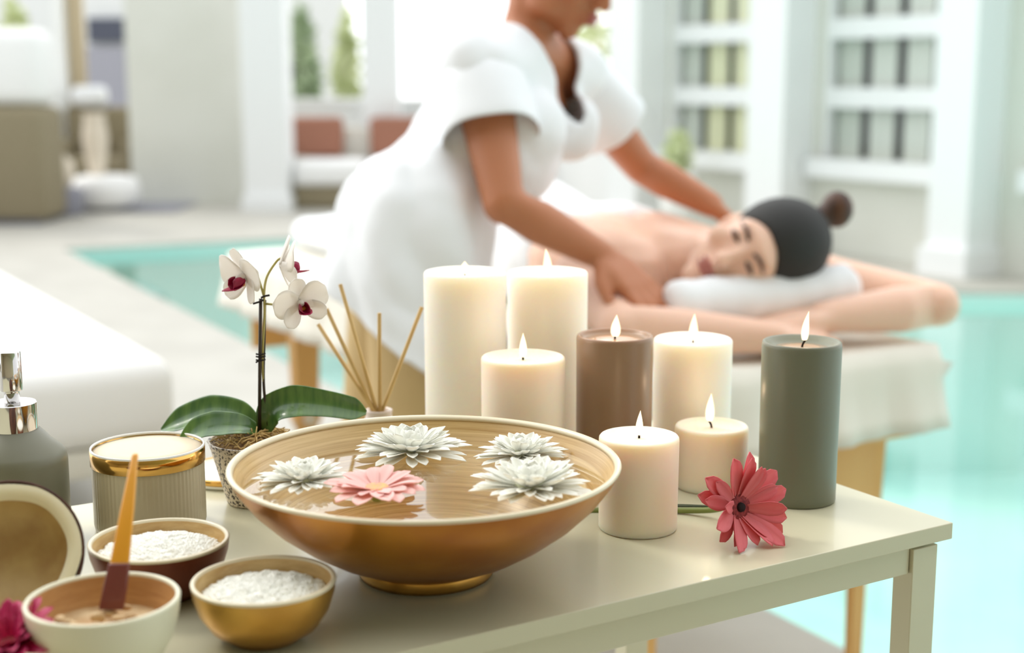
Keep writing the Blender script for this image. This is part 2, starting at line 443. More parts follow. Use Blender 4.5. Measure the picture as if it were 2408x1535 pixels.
# right: the wall with the tall windows, laid out along its own direction
WO = Vector((2.9, 8.1, 0)); WD = Vector((-.58, .815, 0)).normalized()
WM = Matrix.Translation(WO) @ Matrix.Rotation(atan2(WD.y, WD.x), 4, 'Z')   # local x along the wall, local -y outwards from the room
holes = [(-1.25, -.12), (.40, 1.50), (1.93, 3.0)]; SILL, HEAD = .62, 2.45
bm = bmesh.new()
box(bm, (1.1, -.1, SILL/2), (5.0, .2, SILL), WM); box(bm, (1.1, -.1, HEAD+.4), (5.0, .2, .8), WM)
edges = [-1.4] + [e for h in holes for e in h] + [3.6]
for i in range(0, len(edges), 2):
    box(bm, ((edges[i]+edges[i+1])/2, -.1, (SILL+HEAD)/2), (edges[i+1]-edges[i], .2, HEAD-SILL), WM)
struct('wall_right', bm, M['wall'])
for i, (t0, t1) in enumerate(((.10, .38), (1.56, 1.89), (3.02, 3.35))):
    bm = bmesh.new(); box(bm, ((t0+t1)/2, .14, 1.6), (t1-t0, .3, 3.2), WM); box(bm, ((t0+t1)/2, .15, .08), (t1-t0+.06, .36, .16), WM)
    struct('trim_%d' % (6+i), bm, M['white_paint'])
for i, (t0, t1) in enumerate(holes):
    bm = bmesh.new(); c = (t0+t1)/2; wd = t1-t0
    box(bm, (c, .04, SILL-.06), (wd+.06, .14, .12), WM)
    wdw = struct('window_%d' % (i+1), bm, M['white_paint'])
    bm = bmesh.new()
    for z in (1.01, 1.45, 1.89, 2.33): box(bm, (c, -.05, z), (wd, .06, .13), WM)
    for t in (t0+.02, t1-.02): box(bm, (t, -.06, (SILL+HEAD)/2), (.04, .07, HEAD-SILL), WM)
    struct('window_frame', bm, M['white_paint'], parent=wdw)
    struct('pane', bx((c, -.085, (SILL+HEAD)/2), (wd, .008, HEAD-SILL), WM), M['glass'], parent=wdw)
    n = 4; g = wd/n
    for k in range(n):
        w_ = g*.72
        struct('blind', bx((t0+g*(k+.5), -.12, (SILL+HEAD)/2), (w_, .012, HEAD-SILL), WM), M['blind_olive' if (i == 2 and k in (1, 2)) else 'blind'], parent=wdw)
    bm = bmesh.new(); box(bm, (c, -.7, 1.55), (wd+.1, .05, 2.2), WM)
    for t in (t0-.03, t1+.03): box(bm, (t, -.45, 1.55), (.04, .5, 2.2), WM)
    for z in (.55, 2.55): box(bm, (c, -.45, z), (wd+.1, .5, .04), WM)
    struct('unlit_room_box', bm, M['dark_room'], parent=wdw)  # closed box coloured dark, standing in for the unlit room behind the blinds

# ------------------------------------------------------------------ far furniture by the garden
def soft_box(name, c, s, m, parent=None, w=.05, rot=0, n=3):
    o = obj(name, bx((0, 0, 0), s), m, parent); o.location = c; o.rotation_euler.z = rot
    b = o.modifiers.new('soft', 'BEVEL'); b.width = w; b.segments = n; return o

t = thing('wicker_sofa', 'large brown wicker sofa seen from behind at the far left edge', 'sofa', (-4.66, 11.3, 0))
soft_box('back', (0, 0, .47), (2.0, .6, .90), M['wicker'], t, .08)
soft_box('foot_rail', (0, 0, .02), (1.9, .55, .04), M['slate'], t, .01)
for k in range(2):
    p = soft_box('cushion', (-.52+1.02*k, 0, 1.22), (1.0, .5, .6), M['mattress'], t, .12, 0, 4); p['label'] = 'thick white cushion'
t = thing('wicker_armchair', 'brown wicker armchair behind the cream vase', 'armchair', (at(230, 300, 13.3).x, 13.35, 0), .1)
soft_box('seat', (0, -.1, .22), (.62, .6, .40), M['wicker'], t, .05)
soft_box('backrest', (0, .24, .45), (.70, .12, .84), M['wicker'], t, .05)
for s in (-1, 1): soft_box('armrest', (s*.31, -.1, .3), (.1, .62, .56), M['wicker'], t, .04)
o = soft_box('folded_towel', (at(192, 236, 13.3).x, 13.55, .97), (.34, .2, .19), M['towel'], None, .07)
tag(o, 'white folded towel over the back of the wicker armchair', 'towel')
x = at(250, 460, 12.25).x
t = thing('pouf', 'round white pouf carrying the cream vase, far left', 'pouf', (x, 12.25, .012))
obj('cushion', lt([(0, .02), (.22, .02), (.285, .07), (.29, .2), (.26, .275), (.18, .295), (0, .3)], 40), M['mattress'], t)
obj('foot', lt([(0, 0), (.2, 0), (.2, .025), (0, .025)], 32), M['slate'], t)
o = obj('vase', lt([(0, .0), (.06, 0), (.07, .03), (.095, .18), (.11, .30), (.10, .40), (.085, .5), (.1, .53), (.08, .53), (.07, .5), (0, .45)], 32), M['cream_ceramic'], None, True, (x-.07, 12.25, .312))
tag(o, 'tall cream vase standing on the round white pouf', 'vase')
xx = at(142, 470, 11.8).x
t = thing('stool', 'low grey drum stool under the pale round lantern', 'stool', (xx, 11.82, 0))
obj('drum', lt([(0, 0), (.17, 0), (.18, .02), (.18, .2), (.16, .23), (0, .23)], 32), M['rug'], t)
o = obj('lantern', lt([(0, 0), (.06, 0), (.11, .07), (.125, .14), (.11, .22), (.05, .27), (.05, .285), (0, .285)], 32), M['cream_ceramic'], None, True, (xx-.0, 11.82, .23))
tag(o, 'pale round lantern on the low grey stool', 'lantern')
o = obj('rug', bx((0, 0, .006), (1.3, 1.0, .012)), M['rug'], None, False, (x+.0, 12.55, 0)); tag(o, 'grey rug under the pouf and the wicker armchair', 'rug')
bm = bmesh.new()
for k in range(9):
    tube(bm, [(-.13+.26*k/8, .025*(-1)**k, 0), (-.13+.26*k/8, .025*(-1)**k, 3.1)], .03, 8)
o = obj('curtain', bm, M['tan'], None, True, (at(160, 200, 13.75).x, 13.82, .03)); tag(o, 'tan curtain hanging beside the white pillar at far left', 'curtain')

x0, x1 = at(684, 400, 12.3).x, at(1010, 400, 12.3).x
t = thing('garden_sofa', 'low brown wicker sofa with white seat pad against the low garden wall', 'sofa', ((x0+x1)/2, 12.75, 0), 0)
soft_box('base', (0, 0, .10), (x1-x0, .7, .2), M['wicker'], t, .03)
p = soft_box('seat_pad', (-.29, -.06, .31), (.60, .66, .22), M['mattress'], t, .06); p['label'] = 'white seat pad'
p = soft_box('seat_pad', (.36, -.06, .31), (.60, .66, .22), M['mattress'], t, .06); p['label'] = 'white seat pad'
soft_box('backrest', (0, .38, .35), (x1-x0, .08, .7), M['lounger_base'], t, .03)
for k, px in enumerate((744, 930)):
    o = soft_box('cushion', (at(px, 330, 12.9).x, 12.98, .61), (.48, .14, .36), M['terracotta'], None, .05, 0)
    tag(o, ('terracotta cushion on the garden sofa, next to the white pillar', 'terracotta cushion on the garden sofa, half hidden by the white tunic')[k], 'cushion', 'terracotta cushions on the garden sofa')

def shrub(name, label, x, y, h, r, m, seed, n=700, z0=.1):
    rnd = random.Random(seed); t = thing(name, label, 'shrub', (x, y, 0), 0, 'shrubs in the garden')
    obj('trunk', tube(bmesh.new(), [(0, 0, -.05), (.02, 0, h*.5), (0, .02, h*.9)], [r*.1, r*.08, r*.03], 8), M['bed_wood'], t)
    bm = bmesh.new()
    for i in range(n):
        v = Vector((rnd.gauss(0, 1), rnd.gauss(0, 1), rnd.gauss(0, 1))).normalized()*rnd.uniform(.55, 1)
        zz = (v.z*.5+.5); rr = r*(.55+.75*sin(pi*min(1, zz*.9+.05)))
        c = Vector((v.x*rr, v.y*rr, z0+zz*(h-z0))); s = rnd.uniform(.05, .11)
        F = frame((rnd.gauss(0, 1), rnd.gauss(0, 1), rnd.gauss(0, 1)+.4), (rnd.gauss(0, 1), rnd.gauss(0, 1), .1))
        vs = [bm.verts.new(c + F @ Vector(q)*s) for q in ((0, -1, 0), (.5, 0, .15), (0, 1.1, 0), (-.5, 0, .15))]; bm.faces.new(vs)
    obj('foliage', bm, M[m], t, False)
shrub('cypress', 'dark green narrow shrub beyond the low wall, beside the white pillar', at(708, 120, 16.5).x, 16.5, 2.0, .17, 'foliage_dark', 1, 900)
shrub('shrub', 'pale green narrow shrub beyond the low wall, nearer the thin post', at(815, 120, 17.5).x, 17.5, 2.0, .14, 'foliage_pale', 2, 700)
shrub('shrub', 'pale green bush behind the head of the person in the white tunic', at(1400, 60, 17).x, 17, 2.2, .34, 'foliage_pale', 3, 500)
shrub('shrub', 'pale green shrub beyond the wicker sofa at the far left edge', at(30, 20, 16.5).x, 16.5, 2.1, .22, 'foliage_pale', 6, 600)
t = thing('potted_plant', 'pale yellow potted plant standing below the window with olive blinds', 'plant', tuple(WM @ Vector((2.42, .42, 0))))
obj('pot', lt([(0, 0), (.1, 0), (.13, .5), (.11, .5), (.1, .45), (0, .45)], 24), M['porcelain'], t)
rnd = random.Random(4); bm = bmesh.new()
for i in range(240):
    v = Vector((rnd.gauss(0, 1), rnd.gauss(0, 1), rnd.gauss(0, 1))).normalized()*rnd.uniform(.3, 1)
    c = Vector((v.x*.11, v.y*.11, .62+v.z*.17)); F = frame((rnd.gauss(0, 1), rnd.gauss(0, 1), 1), (rnd.gauss(0, 1), rnd.gauss(0, 1), .1))
    bm.faces.new([bm.verts.new(c+F @ Vector(q)*.04) for q in ((0, -1, 0), (.5, 0, .1), (0, 1, 0), (-.5, 0, .1))])
obj('foliage', bm, M['foliage_pale'], t, False)

# ------------------------------------------------------------------ sun lounger at the left
e0 = at(418, 850, 3.37); LO = Vector((e0.x, e0.y, 0))
t = thing('sun_lounger', 'white cushioned sun lounger at the left, beside the pool', 'sun lounger', (LO.x, LO.y, 0), YAW)
LW, LL, LH = .78, 2.05, e0.z+.01
soft_box('mattress', (-LW/2, LL/2, LH-.105), (LW, LL, .21), M['mattress'], t, .06, 0, 5)
p = soft_box('cover', (-LW/2-.03, LL*.52, LH-.0), (LW-.10, LL*.9, .03), M['towel'], t, .012); p['label'] = 'thin white towelling cover'
soft_box('frame', (-LW/2, LL/2+.02, LH-.245), (LW-.06, LL, .07), M['lounger_base'], t, .01)
for sx in (-.08, -LW+.1):
    for sy in (.14, LL-.1): obj('leg', bx((sx, sy, (LH-.28)/2), (.06, .06, LH-.28)), M['lounger_base'], t, False)

# ------------------------------------------------------------------ the side table in front
TZ = .75
t = thing('side_table', 'cream lacquered side table carrying the bowls and candles', 'table', (.384, 1.173, 0), YAW)
TL, TD, TT = 1.30, .45, .0148
bev(obj('tabletop', bx((-TL/2, TD/2, TZ-TT/2), (TL, TD, TT)), M['table_paint'], t, False), .0009, 2)
LT = TZ-TT-.0045
for lx in (-.026, -TL+.026):
    for ly in (.017, TD-.020):
        bev(obj('leg', bx((lx, ly, LT/2), (.030, .022, LT)), M['table_paint'], t, False), .0008, 2)
for ly in (.0165, TD-.018): bev(obj('apron', bx((-TL/2, ly, TZ-TT-.0135), (TL-.084, .014, .027)), M['table_paint'], t, False), .0006, 1)
for lx in (-.03, -TL+.03): bev(obj('apron', bx((lx, TD/2, TZ-TT-.0135), (.014, TD-.066, .027)), M['table_paint'], t, False), .0006, 1)

# ------------------------------------------------------------------ candles
def candle(px, py, y, r, waxm, label, lean=0, flame_h=.024, pool=0, wick=(0, 0), dip=.004, e=.024, rim=.004, flame_w=.0042):
    top = at(px, py, y); x, h = top.x, top.z-TZ
    t = thing('pillar_candle', label, 'candle', (x, y, TZ), 0, 'lit pillar candles')
    if pool:   # burnt-down centre with a raised wall of wax
        prof = [(0, 0), (r*.95, 0), (r*.985, .002), (r*.985, .006), (r, h-rim), (r*.985, h-.001), (r*.95, h), (r*.90, h-.001), (r*pool+.003, h-dip*.6), (r*pool, h-dip), (0, h-dip-.0005)]
    else:
        prof = [(0, 0), (r*.95, 0), (r*.985, .002), (r*.985, .006), (r, h-rim), (r*.992, h-rim*.5), (r*.96, h-.0006), (r*.9, h), (r*.8, h-dip*.5), (r*.45, h-dip), (0, h-dip)]
    obj('wax', lt(prof, 72), M[waxm], t)
    if pool:
        pl = obj('melted_wax', lt([(0, h-dip+.0004), (r*pool*.6, h-dip+.0005), (r*pool*.97, h-dip+.0001), (r*pool*.97, h-dip-.0006), (0, h-dip-.001)], 48), M['melt'], t)
    z = h-dip-.001; wx, wy = wick
    pts = spline([(0, 0, z), (wx*.2, wy*.2, z+.004), (wx*.7, wy*.7, z+.0075), (wx, wy, z+.0085)], 4)
    obj('wick', tube(bmesh.new(), pts, .0010, 8), M['wick'], t)
    fb = z+.004+(.0038 if abs(wx) > .002 else 0); n = 14; bm = bmesh.new(); rings = []
    pts, rr = [], []
    for i in range(n+1):
        q = i/n; pts.append((wx*.55+lean*q*q, wy*.3, fb+flame_h*q))
        rr.append(max(.0002, flame_w*(sin(pi*min(1, (q*.92+.08))**.62)**.9)))
    o = obj('flame', tube(bm, pts, rr, 16), M['flame'], t); o['label'] = 'burning flame'; o.visible_shadow = True
    ld = bpy.data.lights.new('candle_glow', 'POINT'); ld.energy = e; ld.color = (1, .68, .42); ld.specular_factor = 0; ld.shadow_soft_size = .004
    lo = bpy.data.objects.new('candle_glow', ld); COL.objects.link(lo); lo.parent = t; lo.location = (lean*.6+wx*.5, 0, fb+flame_h+.005)
    return t
candle(1093, 636, 1.355, .0402, 'white_wax', 'tall white pillar candle on the left behind the bowl, rounder shoulder, short flame', 0, .012, 0, (0, 0), .006, flame_w=.0052)
candle(1288, 636, 1.40, .0405, 'white_wax', 'tall white pillar candle right behind the small cream candle, tall thin flame', -.002, .026, 0, (0, 0), .007)
candle(1230, 836, 1.27, .0388, 'cream_wax', 'short cream candle in front of the two tall white candles', 0, .022, 0, (0, 0), .004, flame_w=.0036)
candle(1446, 786, 1.30, .0362, 'brown_wax', 'taupe brown pillar candle with a burnt-down top and a round flame', .001, .020, .80, (.001, 0), .0045, flame_w=.0046)
candle(1630, 794, 1.37, .0390, 'white_wax', 'medium white pillar candle between the taupe and the grey candle', .001, .026, 0, (0, 0), .005, flame_w=.0045)
candle(1674, 998, 1.285, .0345, 'cream_wax', 'short cream candle behind the coral flower, with a bent black wick', .001, .026, 0, (-.004, -.001), .003)
candle(1503, 1022, 1.159, .0342, 'cream_wax', 'small cream candle at the front, standing alone beside the big bowl', .0008, .021, 0, (0, 0), .003, flame_w=.0032)
candle(1886, 801, 1.244, .0357, 'grey_wax', 'tall sage grey pillar candle at the right end of the table', .003, .026, .70, (.004, -.001), .006, flame_w=.0034)

# ------------------------------------------------------------------ the big bowl of water and flowers
BX, BY = -.067, 1.048
BP = [(.040, .003), (.049, .002), (.0515, 0), (.053, .003), (.0525, .009), (.058, .0115), (.078, .0205), (.098, .0325), (.118, .0475), (.134, .063), (.146, .079), (.1505, .0875)]
t = thing('bowl', 'large copper gold bowl of water with floating flowers', 'bowl', (BX, BY, TZ))
outer = BP[4:]
inner = [(.147, .0872), (.141, .0775), (.129, .062), (.113, .0475), (.094, .0315), (.074, .0215), (.05, .016), (0, .014)]
obj('shell', lt([(0, .010)] + outer, 128), M['gold_lacquer'], t)
obj('foot', lt([(0, .012), (.044, .010), (.045, .003)] + BP[1:5] + [(.0515, .0115), (.03, .013)], 96), M['gold'], t)
o = obj('lining', lt(inner, 128), M['bamboo'], t); o['label'] = 'spun bamboo inside of the bowl'
obj('rim', lt([(.1505, .0873), (.1512, .0888), (.1500, .0902), (.1475, .0899), (.1460, .0884), (.1455, .0862), (.149, .0860), (.1505, .0873)], 128), M['bamboo_rim'], t)
WZ = .0745
o = obj('water', lt([(0, WZ), (.05, WZ), (.1, WZ), (.1385, WZ)], 96), M['bowl_water'], None, True, (BX, BY, TZ))
tag(o, 'clear still water filling the large bowl', 'water')

rnd = random.Random(7)
def petal_child(me, parent, name, R, loc, m):
    o = bpy.data.objects.new(name, me); COL.objects.link(o); o.parent = parent
    o.matrix_local = Matrix.Translation(loc) @ R.to_4x4(); return o
def pmesh(name, bm, m, thick=.0005):
    bmesh.ops.recalc_face_normals(bm, faces=bm.faces)
    o = obj(name, bm, m); solid(o, thick)
    me = bpy.data.meshes.new_from_object(o.evaluated_get(bpy.context.evaluated_depsgraph_get())); bpy.data.objects.remove(o)
    for p in me.polygons: p.use_smooth = True
    return me
MUM = [pmesh('petal', petal(.031, .0074, .04, .55, 8, 4, .8, .3, roll=-.06), M['mum']), pmesh('petal', petal(.025, .0072, .1, .7, 8, 4, .8, .3, roll=.08), M['mum']),
       pmesh('petal', petal(.016, .0062, .2, .9, 7, 4, .8, .4, roll=.25), M['mum'])]
def mum(px, py, Y, size, label, seed, tilt=(0, 0)):
    r = random.Random(seed); p = at(px, py, Y)
    t = thing('chrysanthemum', label, 'flower', (p.x, p.y, TZ+WZ+.001), r.uniform(0, 6), 'white flowers floating in the bowl')
    t.rotation_euler = (tilt[0], tilt[1], r.uniform(0, .5)); t.scale = (size, size, size*.60)
    obj('flower_center', lt([(0, -.001), (.008, 0), (.011, .004), (.008, .010), (0, .012)], 16), M['mum_heart'], t)
    for ring, (n, el, z, me, sc) in enumerate(((20, 4, .001, 0, 1.0), (19, 15, .0022, 0, .93), (17, 28, .003, 1, 1.05), (15, 42, .0038, 1, .92), (12, 56, .004, 2, 1.15), (8, 72, .0045, 2, .95))):
        for k in range(n):
            a = 2*pi*(k+.5*(ring % 2))/n + r.uniform(-.16, .16); e = radians(el + r.uniform(-9, 9))
            R = Matrix.Rotation(a, 3, 'Z') @ Matrix.Rotation(e, 3, 'X') @ Matrix.Diagonal((sc*r.uniform(.9, 1.1),)*3)
            petal_child(MUM[me], t, 'petal', R, Matrix.Rotation(a, 3, 'Z') @ Vector((0, .004*(1-ring*.12), z)), M['mum'])
    return t
mum(966, 1092, 1.125, 1.38, 'white flower floating at the back of the bowl, in the middle', 1)
mum(716, 1140, 1.04, 1.08, 'white flower floating at the left of the bowl, touching the pink one', 2)
mum(1226, 1098, 1.115, 1.10, 'white flower at the right of the bowl, the one farther back', 3)
mum(1250, 1160, 1.02, 1.36, 'white flower at the right of the bowl, the one nearest the front rim', 4)

def gerbera(name, label, loc, R, petm, heart, L, W, n, el, seed, layers=2, eye=None, group=None, droop=0, jitter=.12, floor=None, ejit=8):
    r = random.Random(seed); t = thing(name, label, 'flower', loc, 0, group); t.rotation_euler = R.to_euler()
    mes = [pmesh('petal', petal(L, W, c, .35, 9, 4, .6, .35, notch=.05, roll=rl), M[petm], .0006) for c, rl in ((.1+droop, -.12), (.16+droop, -.2), (.02+droop, -.05))]
    obj('flower_center', lt([(0, -.003), (L*.18, -.002), (L*.27, .002), (L*.25, .0045), (L*.12, .0042), (0, .003)], 24), M[heart], t)
    if eye: obj('eye', lt([(0, .0035), (L*.10, .004), (L*.085, .0062), (0, .0058)], 16), M[eye], t)
    obj('calyx', lt([(0, -.012), (.003, -.012), (L*.2, -.004), (L*.22, -.002), (0, -.002)], 16), M['green_stem'], t)
    for ly in range(layers):
        for k in range(n):
            a = 2*pi*(k+.5*ly)/n + r.uniform(-jitter, jitter); e = radians(el[ly] + r.uniform(-ejit, ejit)); sc = (1, .8, .5)[ly]*r.uniform(.9, 1.06)
            while floor and e < 1.5 and (Vector(loc) + R @ (Matrix.Rotation(a, 3, 'Z') @ Vector((0, L*.16 + L*sc*cos(e), L*sc*sin(e))))).z < floor: e += .06   # petals that meet the table bend up
            Rm = Matrix.Rotation(a, 3, 'Z') @ Matrix.Rotation(e, 3, 'X') @ Matrix.Rotation(r.uniform(-.25, .25), 3, 'Y') @ Matrix.Diagonal((sc, sc, sc))
            petal_child(mes[r.randrange(3)], t, 'petal', Rm, Matrix.Rotation(a, 3, 'Z') @ Vector((0, L*.16, .001+.001*ly)), M[petm])
    return t
p = at(886, 1150, 1.005)
gerbera('gerbera', 'pale pink gerbera floating in the bowl among the white flowers', (p.x, p.y, TZ+WZ+.005), Matrix.Rotation(.03, 3, 'X'), 'pink', 'pink_heart', .034, .0135, 15, (8, 20), 5, 2).scale.z = .7
for k, (px, py, Y, rr) in enumerate([(612, 1128, 1.03, 3.2), (622, 1146, 1.00, 3.8), (645, 1156, .99, 2.8), (676, 1160, .985, 3.4), (738, 1166, .975, 4.6), (760, 1160, .98, 3), (606, 1142, 1.01, 2.6), (984, 1110, 1.06, 3.2), (1000, 1122, 1.05, 2.6), (706, 1162, .98, 3)]):
    p = at(px, py, Y); o = obj('glass_bead', lt([(0, -1), (.5, -.86), (.86, -.5), (1, 0), (.86, .5), (.5, .86), (0, 1)], 16), M['glass'], None, True, (p.x, p.y, TZ+WZ+.0005))
    o.scale = (rr*.001, rr*.001, rr*.0007)
    tag(o, 'tiny clear bubble on the water among the floating flowers', 'bubble', 'bubbles on the bowl water')

# ------------------------------------------------------------------ jar, pump bottle and small bowls at the left
p = at(356, 1245, 1.165)
t = thing('candle_jar', 'taupe ribbed jar of cream with a gold band, left of the orchid pot', 'jar', (p.x, 1.165, TZ))
JR = .0470; JH = at(352, 1048, 1.165).z - TZ
bm = bmesh.new(); N = 240; prof = [(.92, 0), (.985, .002), (1, .006), (1, JH-.013)]
lathe(bm, [(JR*a, z) for a, z in prof], N, wob=lambda r, z, a: (r*(1+.006*cos(a*75)*(1 if z > .004 else 0)), z))
bm.faces.new([v for v in bm.verts[:N]])
obj('body', bm, M['taupe_glass'], t)
obj('gold_band', lt([(JR*1.0, JH-.014), (JR*1.022, JH-.0135), (JR*1.022, JH-.001), (JR*1.0, JH-.0005), (JR*.985, JH-.001), (JR*.985, JH-.008), (JR*.98, JH-.014), (JR, JH-.014)], 96), M['gold_band'], t)
obj('rim', lt([(JR*1.018, JH-.0008), (JR*1.015, JH+.0008), (JR*.985, JH+.0008), (JR*.98, JH-.0012), (JR*1.018, JH-.0008)], 96), M['porcelain'], t)
obj('wax', lt([(0, JH-.03), (JR*.975, JH-.03), (JR*.975, JH-.0022), (JR*.6, JH-.0018), (0, JH-.0018)], 64), M['jar_wax'], t)
p = at(556, 1165, 1.32)
t = thing('jar_lid', 'white lid with a gold rim lying between the ribbed jar and the orchid pot', 'lid', (p.x, 1.315, TZ))
obj('disc', lt([(0, 0), (.046, 0), (.0485, .002), (.0485, .004), (.047, .0085), (.03, .0088), (0, .0088)], 64), M['porcelain'], t)
obj('rim', lt([(.0485, .004), (.0492, .005), (.0492, .0085), (.0482, .0095), (.0470, .0095), (.0470, .004), (.0485, .004)], 64), M['gold_band'], t)

t = thing('pump_bottle', 'grey ceramic pump bottle with a chrome pump, at the left edge', 'soap dispenser', (at(45, 1200, 1.13).x, 1.13, TZ), .12)
k = at(45, 1066, 1.13).z - TZ; ZN = at(38, 1008, 1.13).z-TZ; ZC = at(38, 945, 1.13).z-TZ; ZT = at(43, 826, 1.13).z-TZ
obj('bottle', lt([(0, 0), (.036, 0), (.0405, .003), (.0415, .008), (.0415, k-.006), (.0408, k-.001), (.0385, k+.003), (.030, k+.0105), (.0215, ZN-.001), (.019, ZN), (.019, ZN+.004), (0, ZN+.004)], 72), M['ceramic'], t)
auto(obj('collar', lt([(0, ZN-.002), (.0188, ZN-.002), (.0192, ZN), (.0192, ZC-.0006), (.0186, ZC), (.0, ZC)], 64), M['chrome'], t))
obj('pump_stem', lt([(0, ZC-.001), (.0062, ZC-.001), (.0062, ZC+.010), (.0066, ZC+.012), (0, ZC+.013)], 32), M['chrome'], t)
bm = lt([(0, ZC+.010), (.0086, ZC+.010), (.009, ZC+.011), (.009, ZT-.0006), (.0085, ZT), (0, ZT)], 48)
auto(obj('pump_head', bm, M['chrome'], t))
zc = ZT-.0085
obj('spout', tube(bmesh.new(), [(-.006, 0, zc-.003), (-.02, -.002, zc-.003), (-.034, -.004, zc-.0045), (-.045, -.005, zc-.009)], [.0058, .0052, .0046, .004], 16), M['chrome'], t)

def small_bowl(name, label, px, pyr, Y, r, outer_m, inner_m, h=None, foot=.5):
    p = at(px, pyr, Y); H = h or p.z-TZ
    t = thing(name, label, 'bowl', (p.x, Y, TZ))
    sh = [(0, .001), (r*foot*.9, .001), (r*foot*.95, 0), (r*foot, .001), (r*foot*1.06, .003), (r*.74, H*.22), (r*.90, H*.50), (r*.975, H*.78), (r*.996, H*.95)]
    obj('shell', lt(sh, 96), M[outer_m], t)
    obj('rim', lt([(r*.996, H*.95), (r, H*.98), (r*.985, H), (r*.945, H), (r*.93, H*.97), (r*.93, H*.94), (r*.996, H*.95)], 96), M['bamboo_rim' if outer_m != 'cream_lacquer' else 'cream_lacquer'], t)
    obj('lining', lt([(r*.931, H*.965), (r*.91, H*.8), (r*.82, H*.5), (r*.66, H*.26), (r*.42, H*.14), (0, H*.12)], 96), M[inner_m], t)
    return p, H

def heap(name, label, cat, c, r, m, seed, grains, gs, dome=.008):
    """one uncountable heap of grains"""
    rnd = random.Random(seed); bm = bmesh.new()
    f = lambda x, y: dome*max(0, 1-(x*x+y*y)/(r*r))**.8 + .0016*mnoise.noise(Vector((x*150, y*150, seed)))
    rings = [(r*i/10) for i in range(11)][::-1]
    lathe(bm, [(q, 0) for q in rings], 40, wob=None)
    for v in bm.verts: v.co.z = f(v.co.x, v.co.y)
    for _ in range(grains):
        a = rnd.uniform(0, 2*pi); q = r*sqrt(rnd.random())*.985; x, y = q*cos(a), q*sin(a); s = gs*rnd.uniform(.5, 1.25)
        Rm = Matrix.Translation((x, y, f(x, y)+s*.25)) @ Matrix.Rotation(rnd.uniform(0, 6), 4, (rnd.gauss(0, 1), rnd.gauss(0, 1), rnd.gauss(0, 1)))
        bmesh.ops.create_icosphere(bm, subdivisions=1, radius=s, matrix=Rm @ Matrix.Diagonal((1, .9, .9, 1)))
    o = obj(name, bm, M[m], None, False, c); tag(o, label, cat, kind='stuff'); return o

p, H = small_bowl('small_bowl', 'small copper brown bowl of white salt in front of the ribbed jar', 374, 1266, 1.0, .0515, 'copper', 'bamboo')
heap('salt', 'coarse white bath salt in the small copper brown bowl', 'salt', (p.x, p.y, TZ+H*.74), .0458, 'salt', 3, 3000, .0012, .0085)
p, H = small_bowl('small_bowl', 'small golden bowl of white salt at the front, touching the big bowl', 620, 1360, .918, .0495, 'gold', 'bamboo')
heap('salt', 'coarse white bath salt in the small golden bowl', 'salt', (p.x, p.y, TZ+H*.72), .0440, 'salt', 5, 3000, .0011, .0075)
p, H = small_bowl('small_bowl', 'small ivory bowl of body scrub with the amber spatula in it', 241, 1404, .858, .0490, 'cream_lacquer', 'bamboo_warm')
WB = (p.x, p.y)
bm = bmesh.new(); rnd = random.Random(9)
lathe(bm, [(.0445*i/9, 0) for i in range(9, -1, -1)], 40)
for v in bm.verts:
    q = v.co.xy.length/.0445; v.co.z = .005*mnoise.noise(Vector((v.co.x*70, v.co.y*70, 2)))*(1-q*q) - .012*max(0, v.co.x/.0445)*(1-q) + .006*max(0, -v.co.y/.0445)
for i in range(26):
    a = rnd.uniform(0, 6.28); q = .03*sqrt(rnd.random()); ball(bm, (q*cos(a)-.004, q*sin(a)-.008, .004+rnd.uniform(0, .003)), (rnd.uniform(.002, .006), rnd.uniform(.002, .005), rnd.uniform(.002, .004)), seg=10)
o = obj('body_scrub', bm, M['scrub'], None, True, (p.x, p.y, TZ+H*.60)); tag(o, 'beige body scrub in the small ivory bowl', 'scrub', kind='stuff')
# spatula: flat tapering amber handle on a dark blade, standing in the scrub
a, b, c = at(262, 1432, .868), at(281, 1326, .878), at(318, 1066, .925)
t = thing('spatula', 'amber handled spatula with a dark red blade standing in the ivory bowl', 'spatula', a)
def plank(pts, ws, th):
    bm = bmesh.new(); pr = None
    for q, w_ in zip(pts, ws):
        q = Vector(q)-a; vs = [bm.verts.new(q+Vector((sx*w_/2, sy*th/2, 0))) for sx, sy in ((-1, -1), (1, -1), (1, 1), (-1, 1))]
        if pr:
            for i in range(4): bm.faces.new((pr[i], pr[(i+1) % 4], vs[(i+1) % 4], vs[i]))
        else: bm.faces.new(vs[::-1])
        pr = vs
    bm.faces.new(pr); return bm
bev(obj('handle', plank([b, b.lerp(c, .5), c], [.0128, .0092, .0042], .0035), M['amber'], t), .0012, 2)
bev(obj('blade', plank([a, a.lerp(b, .5), b+Vector((0, 0, .001))], [.0160, .0155, .0135], .0045), M['maroon'], t), .001, 2)

# coconut half standing on edge
cc = at(18, 1300, .943)
Rc = frame((.22, -.86, .46)); t = thing('coconut_half', 'halved coconut propped up behind the ivory bowl, at the left edge', 'coconut', cc)
t.rotation_euler = Rc.to_euler(); CR = .052
def arc(r, n, z0=0): return [(r*sin(pi/2*i/n), z0-r*.92*cos(pi/2*i/n)) for i in range(n+1)]
obj('husk', lt(arc(CR, 14) + [(CR*.962, .0008), (CR*.955, -.002)], 64), M['coco_shell'], t)
obj('flesh', lt([(CR*.962, .0005), (CR*.90, .0012), (CR*.80, .0004), (CR*.775, -.004)] + [(CR*.77*sin(pi/2*(1-i/8)), -.004-CR*.0-CR*.62*(1-sin(pi/2*(1-i/8))**2)**.5*.5) for i in range(0, 2)], 64,
    wob=lambda r, z, a: (r*(1+.012*sin(3*a)+.008*sin(7*a+1)), z)), M['coco_flesh'], t)
